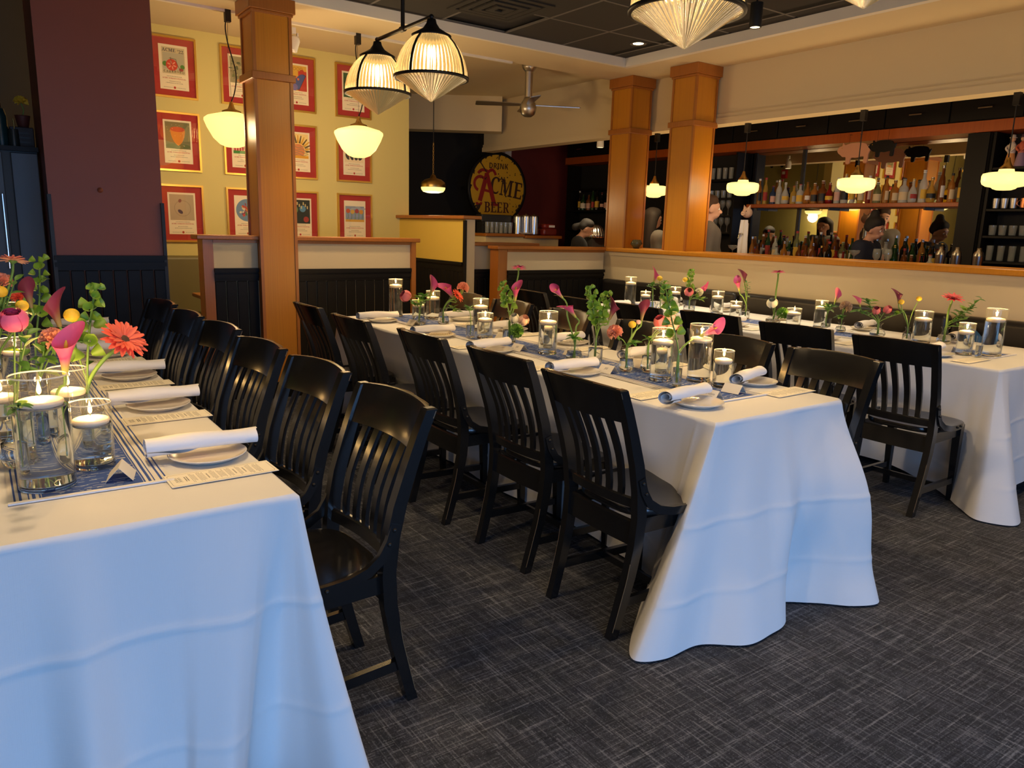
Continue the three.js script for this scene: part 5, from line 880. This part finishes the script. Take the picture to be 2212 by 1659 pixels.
// pig cut-outs hanging in front of the mirror
function pigShape(k) { const s = new THREE.Shape(); const p = [[-.46, .02], [-.5, .1], [-.44, .2], [-.36, .22], [-.34, .30], [-.27, .24], [-.1, .28], [.15, .28], [.36, .24], [.46, .12], [.52, .16], [.50, .06], [.46, -.04], [.44, -.26], [.34, -.26], [.33, -.1], [.1, -.12], [-.06, -.12], [-.1, -.27], [-.2, -.27], [-.22, -.1], [-.32, -.08], [-.40, -.02]]; s.moveTo(p[0][0] * k, p[0][1] * k); s.splineThru([...p.slice(1), p[0]].map(q => new THREE.Vector2(q[0] * k, q[1] * k))); return extrude(s, .014, .003, 40).translate(0, 0, -.007).rotateY(-Math.PI / 2); }
for (const [y, z, k, mt, l] of [[2.33, -5.12, .38, mat(lin(.62, .30, .17), .45), 'sparkly pink pig cut-out hanging before the mirror'], [2.36, -4.80, .29, m.blackPaint, 'black pig cut-out hanging before the mirror']]) { const t = thing('hanging_pig', l, 'ornament', [8.345, y, z]); P(t, 'cut_out', pigShape(k), mt); P(t, 'wire', M(B(.002, .12, .002, 0, .14, -.06), B(.002, .12, .002, 0, .14, .06), B(.06, .004, .004, .02, .2, -.06), B(.06, .004, .004, .02, .2, .06)), m.iron); P(t, 'eye', S(.006, -.012, .16 * k, -.36 * k, 8, 6), m.gold); }
for (const o of scene.children.slice(beforeBar)) { o.position.x -= .3; o.position.z += .19; }   // the back bar stands 0.3 m off the right wall
{ const t = thing('wall_pig', 'dark pig silhouette on the olive passage wall, seen in the mirror', 'ornament', [4.23, 2.8, -9.2]); P(t, 'cut_out', pigShape(.42).rotateY(Math.PI), m.blackPaint); const a = thing('alarm_box', 'red alarm box on the olive passage wall', 'alarm', [4.25, 2.55, -9.05]); P(a, 'case', RB(.06, .16, .11, .01), mat(lin(.4, .02, .02), .4)); P(a, 'plate', B(.064, .05, .06, 0, .02, 0), m.white); }
// bar counter with glasses, shakers and the tap
{
  const t = thing('bar_counter', 'dark bar counter behind the half wall', 'counter', [7.25, 0, -4.6]); P(t, 'front', BX(-.2, .2, 0, 1.08, -4.2, 3.2), m.blackPaint); P(t, 'worktop', uvBox(RB(.56, .045, 7.5, .012, 0, 1.1, -.5)), m.redWood);
  const cp = (z, x, l, g, n) => { const o = solo(n, g, m.glass2, l, 'glass'); o.position.set(x, 1.1225, z); };
  cp(-4.22, 7.1, 'coupe glass before the bartender', coupeG, 'coupe_glass'); cp(-5.66, 7.05, 'coupe glass beside the man at the bar', coupeG, 'coupe_glass'); cp(-3.98, 7.08, 'left of two wine glasses before the bartender', wineG, 'wine_glass'); cp(-3.88, 7.1, 'right of two wine glasses before the bartender', wineG, 'wine_glass');
  for (const [z, l] of [[-3.42, 'steel cocktail shaker near the mirror post'], [-3.28, 'second steel shaker near the mirror post'], [-3.10, 'steel shaker at the right end of the bar']]) { const s = thing('cocktail_shaker', l, 'shaker', [7.15, 1.1225, z]); P(s, 'cup', LA([[.0005, 0], [.032, 0], [.034, .005], [.044, .17], [.043, .172]], 28), m.steel); P(s, 'lid', LA([[.044, .17], [.036, .2], [.02, .215], [.018, .24], [.0005, .242]], 28), m.steel); }
  const p = thing('beer_tap', 'beer tap with a pig head handle and a white towel', 'tap', [7.2, 1.1225, -5.62]); P(p, 'tower', LA([[.0005, 0], [.05, 0], [.05, .02], [.03, .03], [.03, .42], [.0005, .44]], 24), m.steel); P(p, 'spout', TB([[-.03, .3, 0], [-.1, .3, 0], [-.12, .25, 0]], .011, 10), m.steel);
  const pg = mat(lin(.66, .46, .33), .6); const hd = P(p, 'pig_head', M(new THREE.SphereGeometry(.058, 20, 16).translate(0, .54, 0), C(.024, .028, .04, 16).rotateZ(Math.PI / 2).translate(-.06, .53, 0), new THREE.ConeGeometry(.022, .05, 10).rotateX(-.4).translate(-.01, .605, -.035), new THREE.ConeGeometry(.022, .05, 10).rotateX(.4).translate(-.01, .605, .035)), pg); P(hd, 'eye', M(S(.006, -.05, .555, .022, 8, 6), S(.006, -.05, .555, -.022, 8, 6)), m.blackPlastic); P(hd, 'nostril', M(S(.004, -.081, .53, .008, 6, 5), S(.004, -.081, .53, -.008, 6, 5)), m.blackPlastic);
  P(p, 'towel', surf(20, 14, (u, v) => { const a = (v - .5) * 2; return V(-.045 - .012 * Math.sin(v * 11 + u * 3), .46 - u * .38, a * (.045 + .03 * u) + .02 * u); }), m.napkin2);
}
// service station at the far end
{
  const t = thing('service_station', 'cream service station with wood top below the round sign', 'counter', [6.25, 0, -8.75]); P(t, 'body', uvBox(BX(-.62, .62, 0, 1.3, -.25, .15)), m.cream); P(t, 'worktop', uvBox(M(RB(.64, .04, .48, .008, -.32, 1.32, -.05), RB(.64, .04, .48, .008, .32, 1.305, -.03))), m.trimWood);
  for (let i = 0; i < 6; i++) { const o = solo('tumbler', highG, m.glass2, `tall glass, ${ORD[i]} from left on the service station`, 'glass', 'glasses on the service station'); o.position.set(5.70 + i * .075, 1.34, -8.68); }
  const r = thing('glass_rack', 'dark rack behind the glasses on the service station', 'rack', [5.92, 1.34, -8.85]); P(r, 'tray', M(RB(.5, .1, .16, .01, 0, .2, 0), B(.03, .16, .14, -.22, .08, 0), B(.03, .16, .14, .22, .08, 0)), m.blackPlastic); P(r, 'slat', B(.44, .02, .17, 0, .11, 0), m.iron);
  [[6.22, .24, .065], [6.36, .25, .068], [6.50, .25, .068]].forEach(([x, h, rad], i) => { const c = thing('steel_canister', `${['left', 'middle', 'right'][i]} polished steel canister on the service station`, 'canister', [x, 1.335, -8.7]); P(c, 'body', LA([[.0005, 0], [rad, 0], [rad, .006], [rad, h - .01], [rad - .004, h]], 32), m.steel); P(c, 'lid', LA([[rad, h], [rad, h + .008], [.02, h + .015], [.012, h + .03], [.0005, h + .032]], 32), m.steel); });
  const k = thing('red_machine', 'dark red countertop machine on the service station', 'machine', [6.72, 1.325, -8.7]); P(k, 'body', RB(.24, .1, .22, .03, 0, .05, 0, 3), mat(lin(.16, .015, .012), .3)); P(k, 'hood', RB(.2, .07, .18, .03, 0, .13, 0, 3), mat(lin(.2, .02, .015), .25)); P(k, 'panel', B(.1, .03, .01, .03, .13, .09), m.white);
  const f = thing('vent_hood', 'wrinkled steel bowl behind the server', 'bowl', [7.12, 1.2, -8.12]); P(f, 'bowl', ribbed([[.001, .30], [.08, .29], [.14, .24], [.17, .16], [.16, .12]], 24, .06), m.steel); P(f, 'stand', BX(-.12, .12, -.08, .12, -.1, .1), m.iron);
  const s = thing('serving_plate', 'white plate beside the steel canisters', 'plate', [6.28, 1.34, -8.58]); P(s, 'dish', plateG, m.china);
  const v = thing('bud_holder', 'faceted dark glass votive on the half wall cap', 'votive', [5.97, 1.235, -6.10]); P(v, 'glass', LA([[.0005, 0], [.03, 0], [.068, .05], [.045, .095], [.042, .095], [.06, .05], [.028, .006], [.0005, .006]], 8), phys(lin(.25, .22, .10), .1, { transmission: .7, thickness: 0, side: THREE.DoubleSide })); P(v, 'wax', C(.025, .025, .02, 16, 0, .017, 0), m.white);
}
// cabinet and shelf things left of the pier
{
  struct('wall_service', BX(-2.6, .5, 0, 3.2, -7.35, -7.2), m.darkWall, 'dim olive wall behind the steel cabinet', 'wall');
  const t = thing('steel_cabinet', 'tall grey steel cabinet left of the maroon pier', 'cabinet', [0, 0, 0]); P(t, 'body', BX(-.6, .425, 0, 1.83, -7.1, -6.25), m.iron); const st = mat(lin(.09, .095, .10), .5, { metalness: .3 });
  P(t, 'door', RB(.155, 1.78, .03, .006, .347, .93, -6.235), st); P(t, 'door', RB(.5, 1.78, .03, .006, -.03, .93, -6.235), st); P(t, 'handle', RB(.012, .5, .03, .004, .2, 1.3, -6.2), m.steel); P(t, 'top_panel', BX(-.62, .43, 1.83, 1.86, -7.1, -6.2), m.blackPaint);
  const j = thing('storage_crate', 'dark slotted crate on top of the steel cabinet', 'crate', [.355, 1.86, -6.42]); P(j, 'box', RB(.14, .14, .12, .006, 0, .07, 0), mat(lin(.03, .02, .018), .6)); for (const y of [.04, .07, .10]) P(j, 'slot', B(.07, .012, .004, .01, y, .061), m.blackPlastic);
  const g = thing('green_bottle', 'dark green bottle at the left edge above the cabinet', 'bottle', [.235, 1.86, -6.38]); P(g, 'glass', LA([[.0005, 0], [.04, 0], [.042, .01], [.042, .2], [.03, .25], [.0005, .26]], 20), mat(lin(.01, .035, .03), .25)); P(g, 'neck', C(.014, .018, .05, 12, 0, .27, 0), m.blackPlastic);
  const u = thing('utensil_jar', 'dark jar with a pale utensil on the steel cabinet', 'jar', [.305, 1.86, -6.36]); P(u, 'jar', LA([[.0005, 0], [.032, 0], [.034, .01], [.03, .12], [.028, .12]], 20), mat(lin(.03, .028, .02), .3)); P(u, 'handle', TB([[0, .05, 0], [.008, .14, 0], [.005, .19, 0]], .005, 8), m.brass);
  const pt = thing('potted_marigold', 'yellow flower in a dark red pot on the crate', 'plant', [.37, 2.0, -6.42]); P(pt, 'pot', LA([[.0005, 0], [.032, 0], [.045, .07], [.048, .08], [.04, .08], [.0005, .07]], 20), mat(lin(.10, .02, .012), .6)); P(pt, 'stem', TB([[0, .07, 0], [.01, .12, 0], [0, .16, 0]], .004, 8), m.stem); const gs = []; for (let i = 0; i < 30; i++) gs.push(frillPetal.clone().scale(.045, .045, .045).rotateX(rr(0, 6)).rotateZ(Math.asin(1 - (i + .5) / 30)).rotateY(i * 2.4).translate(0, .165, 0)); P(pt, 'petals', M(gs), petalMats.y);
}

// ---------- people at the bar ----------
// a skin over tapered bones: nearest-distance field joined with a smooth minimum, meshed on a grid (surface nets)
function skin(bones, cell, k = .03, pad = .03) {
  const lo = V(1e9, 1e9, 1e9), hi = V(-1e9, -1e9, -1e9); for (const [a, b, ra, rb] of bones) for (const [p, r] of [[a, ra], [b, rb]]) { lo.min(V(p[0] - r - pad, p[1] - r - pad, p[2] - r - pad)); hi.max(V(p[0] + r + pad, p[1] + r + pad, p[2] + r + pad)); }
  const n = [0, 1, 2].map(i => Math.ceil((hi.getComponent(i) - lo.getComponent(i)) / cell) + 1), [nx, ny, nz] = n, F = new Float32Array(nx * ny * nz), q = bones.map(([a, b, ra, rb]) => { const d = [b[0] - a[0], b[1] - a[1], b[2] - a[2]]; return [a, d, d[0] * d[0] + d[1] * d[1] + d[2] * d[2] || 1e-9, ra, rb]; });
  for (let z = 0, o = 0; z < nz; z++) for (let y = 0; y < ny; y++) for (let x = 0; x < nx; x++, o++) {
    const px = lo.x + x * cell, py = lo.y + y * cell, pz = lo.z + z * cell; let s = 1e3;
    for (const [a, d, L, ra, rb] of q) { const ax = px - a[0], ay = py - a[1], az = pz - a[2]; let t = (ax * d[0] + ay * d[1] + az * d[2]) / L; t = t < 0 ? 0 : t > 1 ? 1 : t; const dx = ax - d[0] * t, dy = ay - d[1] * t, dz = az - d[2] * t, e = Math.sqrt(dx * dx + dy * dy + dz * dz) - (ra + (rb - ra) * t); const h = Math.max(k - Math.abs(s - e), 0) / k; s = Math.min(s, e) - h * h * k * .25; }
    F[o] = s;
  }
  const id = new Int32Array(nx * ny * nz).fill(-1), pos = [], idx = [], at3 = (x, y, z) => x + nx * (y + ny * z);
  for (let z = 0; z < nz - 1; z++) for (let y = 0; y < ny - 1; y++) for (let x = 0; x < nx - 1; x++) {
    let c = 0, sx = 0, sy = 0, sz = 0; const f = []; for (let i = 0; i < 8; i++) f.push(F[at3(x + (i & 1), y + (i >> 1 & 1), z + (i >> 2))]);
    for (let i = 0; i < 8; i++) for (const b of [1, 2, 4]) if (!(i & b)) { const j = i | b; if ((f[i] < 0) !== (f[j] < 0)) { const t = f[i] / (f[i] - f[j]); sx += (i & 1) + (b === 1 ? t : 0); sy += (i >> 1 & 1) + (b === 2 ? t : 0); sz += (i >> 2) + (b === 4 ? t : 0); c++; } }
    if (c) { id[at3(x, y, z)] = pos.length / 3; pos.push(lo.x + (x + sx / c) * cell, lo.y + (y + sy / c) * cell, lo.z + (z + sz / c) * cell); }
  }
  for (let z = 1; z < nz - 1; z++) for (let y = 1; y < ny - 1; y++) for (let x = 1; x < nx - 1; x++) {
    const a = F[at3(x, y, z)] < 0, quad = (p, q, r, s, flip) => { if (Math.min(p, q, r, s) < 0) return; flip ? idx.push(p, q, r, p, r, s) : idx.push(p, r, q, p, s, r); };
    if (a !== (F[at3(x + 1, y, z)] < 0)) quad(id[at3(x, y, z)], id[at3(x, y - 1, z)], id[at3(x, y - 1, z - 1)], id[at3(x, y, z - 1)], !a);
    if (a !== (F[at3(x, y + 1, z)] < 0)) quad(id[at3(x, y, z)], id[at3(x, y, z - 1)], id[at3(x - 1, y, z - 1)], id[at3(x - 1, y, z)], !a);
    if (a !== (F[at3(x, y, z + 1)] < 0)) quad(id[at3(x, y, z)], id[at3(x - 1, y, z)], id[at3(x - 1, y - 1, z)], id[at3(x, y - 1, z)], !a);
  }
  const g = new THREE.BufferGeometry(); g.setAttribute('position', new THREE.Float32BufferAttribute(pos, 3)); g.setIndex(idx); g.computeVertexNormals(); return g;
}
function handBones(w, dir, palmDown) {   // wrist, direction, side vector: palm, four unequal bent fingers, thumb from the palm's side
  const W = V(...w), d = dir.clone().normalize(), s = palmDown.clone().normalize(), dn = d.clone().cross(s), at_ = (a, b, c) => { const p = W.clone().addScaledVector(d, a).addScaledVector(s, b).addScaledVector(dn, c); return [p.x, p.y, p.z]; }, o = [[at_(0, 0, 0), at_(.05, .0, 0), .026, .03], [at_(.04, .018, 0), at_(.08, .026, 0), .018, .014], [at_(.04, -.018, 0), at_(.08, -.026, 0), .018, .013]];
  [[.028, .070], [.010, .078], [-.009, .072], [-.027, .056]].forEach(([b, L]) => o.push([at_(.08, b, 0), at_(.08 + L * .5, b, .01), .0095, .009], [at_(.08 + L * .5, b, .01), at_(.08 + L * .85, b, .032), .009, .0075]));
  o.push([at_(.02, .025, .0), at_(.055, .058, .012), .013, .0105], [at_(.055, .058, .012), at_(.085, .064, .026), .0105, .0085]); return o;
}
function person({ x, z, yaw, top, lean = 0, pitch = .1, shirt, pants, skinM, hairM, hair, arms, label, collar, jacket }) {
  const t = thing('person', label, 'person', [x, 0, z], yaw), k = top / 1.72, L = (a) => [a[0] * k, a[1] * k, a[2] * k];   // faces +z
  const hipY = .92, lz = lean; const up = (p, f) => [p[0], p[1], p[2] + lz * Math.max(0, p[1] - hipY)];
  const J = { hip: [0, .95, 0], waist: [0, 1.1, .01], chest: up([0, 1.28, .0]), neck: up([0, 1.45, -.015]), head: up([0, 1.60, .015]) };
  const sh = s => up([s * .165, 1.395, -.01]), el = s => arms ? up([s * .22, 1.13, .06]) : up([s * .21, 1.12, -.02]), wr = s => arms ? up([s * .12, 1.12, .29]) : up([s * .2, .88, .06]);
  const head = [[J.neck, up([0, 1.53, .0]), .052, .05], [up([0, 1.625, -.012]), up([0, 1.63, -.02]), .088, .084], [up([0, 1.615, .02]), up([0, 1.545, .045]), .072, .045], [up([0, 1.60, .085]), up([0, 1.575, .105]), .012, .017], [up([-.07, 1.60, 0]), up([-.074, 1.575, .002]), .018, .014], [up([.07, 1.60, 0]), up([.074, 1.575, .002]), .018, .014], [up([-.03, 1.632, .068]), up([.03, 1.632, .068]), .018, .018], [up([-.014, 1.545, .08]), up([.014, 1.545, .08]), .012, .012]];
  const hd = V(...J.neck); const nod = p => { const v = V(...p).sub(hd).applyAxisAngle(V(1, 0, 0), pitch).add(hd); return [v.x, v.y, v.z]; };
  const headB = head.map(([a, b, r, s]) => [L(nod(a)), L(nod(b)), r * k, s * k]);
  const torso = [[J.hip, J.waist, .15, .135], [up([-.05, 1.12, .01]), up([-.075, 1.33, .015]), .105, .105], [up([.05, 1.12, .01]), up([.075, 1.33, .015]), .105, .105], [sh(-1), sh(1), .062, .062], [up([0, 1.40, -.01]), J.neck, .075, .056]];
  const armB = [], legB = [], handB = []; for (const s of [-1, 1]) { armB.push([sh(s), el(s), .056, .043], [el(s), wr(s), .043, .029]); legB.push([[s * .09, .93, 0], [s * .10, .50, .015], .095, .062], [[s * .10, .50, .015], [s * .10, .08, -.02], .060, .040], [[s * .10, .05, -.04], [s * .11, .035, .14], .04, .034]); const w = wr(s); handB.push(...handBones(L(w), V(...w).sub(V(...el(s))), V(-s, 0, .3)).map(([a, b, r, q]) => [a, b, r * k, q * k])); }
  const sc = l => l.map(([a, b, r, s]) => [L(a), L(b), r * k, s * k]);
  const body = M(skin(sc([...torso, ...armB, ...legB]), .014, .05), skin(headB, .0055, .022), skin(handB, .005, .010));
  P(t, 'body', body, skinM);
  const fat = (l, d) => l.map(([a, b, r, s]) => [a, b, r + d, s + d]);
  P(t, jacket ? 'jacket' : 'shirt', skin(fat(sc([...torso.slice(0, 4), ...armB.map(([a, b, r, s], i) => i % 2 && arms && !jacket ? [a, [lerp(a[0], b[0], .3), lerp(a[1], b[1], .3), lerp(a[2], b[2], .3)], r, s] : [a, b, r, s])]), .014), .014, .05), shirt);
  if (collar) P(t, 'collar', new THREE.TorusGeometry(.062 * k, .016 * k, 8, 24, 5.2).rotateZ(-Math.PI / 2 + .54 + Math.PI).rotateX(Math.PI / 2 - .25).translate(...L(up([0, 1.44, -.01]))), collar);
  P(t, 'trousers', skin(fat(sc([legB[0], legB[1], legB[3], legB[4], [[-.05, .98, 0], [.05, .98, 0], .125, .125]]), .012), .016, .04), pants); P(t, 'shoes', skin(fat(sc([legB[2], legB[5]]), .012), .012, .02), m.blackPlastic);
  // hair
  const hb = [[nod(up([0, 1.655, -.035])), nod(up([0, 1.66, -.035])), .088, .088], [nod(up([-.03, 1.683, .012])), nod(up([.03, 1.683, .012])), .056, .056], [nod(up([-.052, 1.62, -.045])), nod(up([.052, 1.62, -.045])), .048, .048]];
  if (hair === 'bun') hb.push([nod(up([0, 1.755, -.06])), nod(up([0, 1.77, -.065])), .048, .045], [nod(up([-.072, 1.64, .005])), nod(up([-.072, 1.58, -.005])), .016, .012], [nod(up([.072, 1.64, .005])), nod(up([.072, 1.58, -.005])), .016, .012]);
  if (hair === 'low') hb.push([nod(up([0, 1.60, -.12])), nod(up([0, 1.57, -.15])), .045, .05]);
  if (hair === 'long') for (const s of [-1, 0, 1]) hb.push([nod(up([s * .05, 1.64, -.05])), up([s * .075, 1.22, -.11]), .07, .05]);
  P(t, 'hair', skin(sc(hb), .008, .03), hairM);
  const eye = [], iris = [], brow = []; for (const s of [-1, 1]) { const e = L(nod(up([s * .031, 1.605, .083]))); eye.push(S(.0115 * k, ...e, 10, 8)); iris.push(S(.006 * k, e[0], e[1] - .001, e[2] + .008 * k, 8, 6)); const b = nod(up([s * .032, 1.632, .088])); brow.push(TB([L([b[0] - s * .016, b[1], b[2]]), L([b[0], b[1] + .004, b[2] + .001]), L([b[0] + s * .018, b[1] - .001, b[2] - .006])], .0035 * k, 6, 5)); }
  P(t, 'eyes', M(eye), m.white); P(t, 'irises', M(iris), m.blackPlastic); P(t, 'eyebrows', M(brow), hairM); const mo = nod(up([0, 1.548, .09])); P(t, 'lips', TB([L([mo[0] - .022, mo[1], mo[2] - .006]), L([mo[0], mo[1] - .002, mo[2] + .004]), L([mo[0] + .022, mo[1], mo[2] - .006])], .0055 * k, 8, 6), mat(lin(.42, .13, .10), .5));
}
const skinA = phys(lin(.52, .27, .17), .5), skinB = phys(lin(.62, .36, .25), .5), hairD = mat(lin(.012, .008, .006), .8), hairB = mat(lin(.05, .022, .010), .8), navy = mat(lin(.008, .012, .030), .85), blackCloth = mat(lin(.012, .011, .011), .9), greyCloth = mat(lin(.13, .115, .10), .9), sage = mat(lin(.16, .16, .15), .9), denim = mat(lin(.02, .025, .04), .9);
person({ x: 7.72, z: -4.50, yaw: .12, top: 1.63, lean: .10, pitch: .22, shirt: navy, pants: denim, skinM: skinA, hairM: hairD, hair: 'bun', arms: true, collar: navy, label: 'bartender in a navy collared shirt with hair in a bun, looking down' });
person({ x: 6.42, z: -7.70, yaw: .75, top: 1.56, lean: .16, pitch: .36, shirt: blackCloth, pants: denim, skinM: skinA, hairM: hairD, hair: 'low', arms: true, label: 'server in a black top bending over beside the steel bowl' });
person({ x: 6.66, z: -6.56, yaw: 1.4, top: 1.68, shirt: sage, pants: denim, skinM: skinB, hairM: hairD, hair: 'long', label: 'guest with long black hair and grey top between the maple columns' });
person({ x: 6.66, z: -5.70, yaw: .75, top: 1.81, pitch: .05, shirt: greyCloth, pants: denim, skinM: skinB, hairM: hairB, hair: 'short', collar: m.white, jacket: true, label: 'man in a grey jacket half hidden by the nearer maple column' });

scene.traverse(o => { if (o.isMesh) { o.castShadow = o.receiveShadow = true; } });
renderer.render(scene, camera);
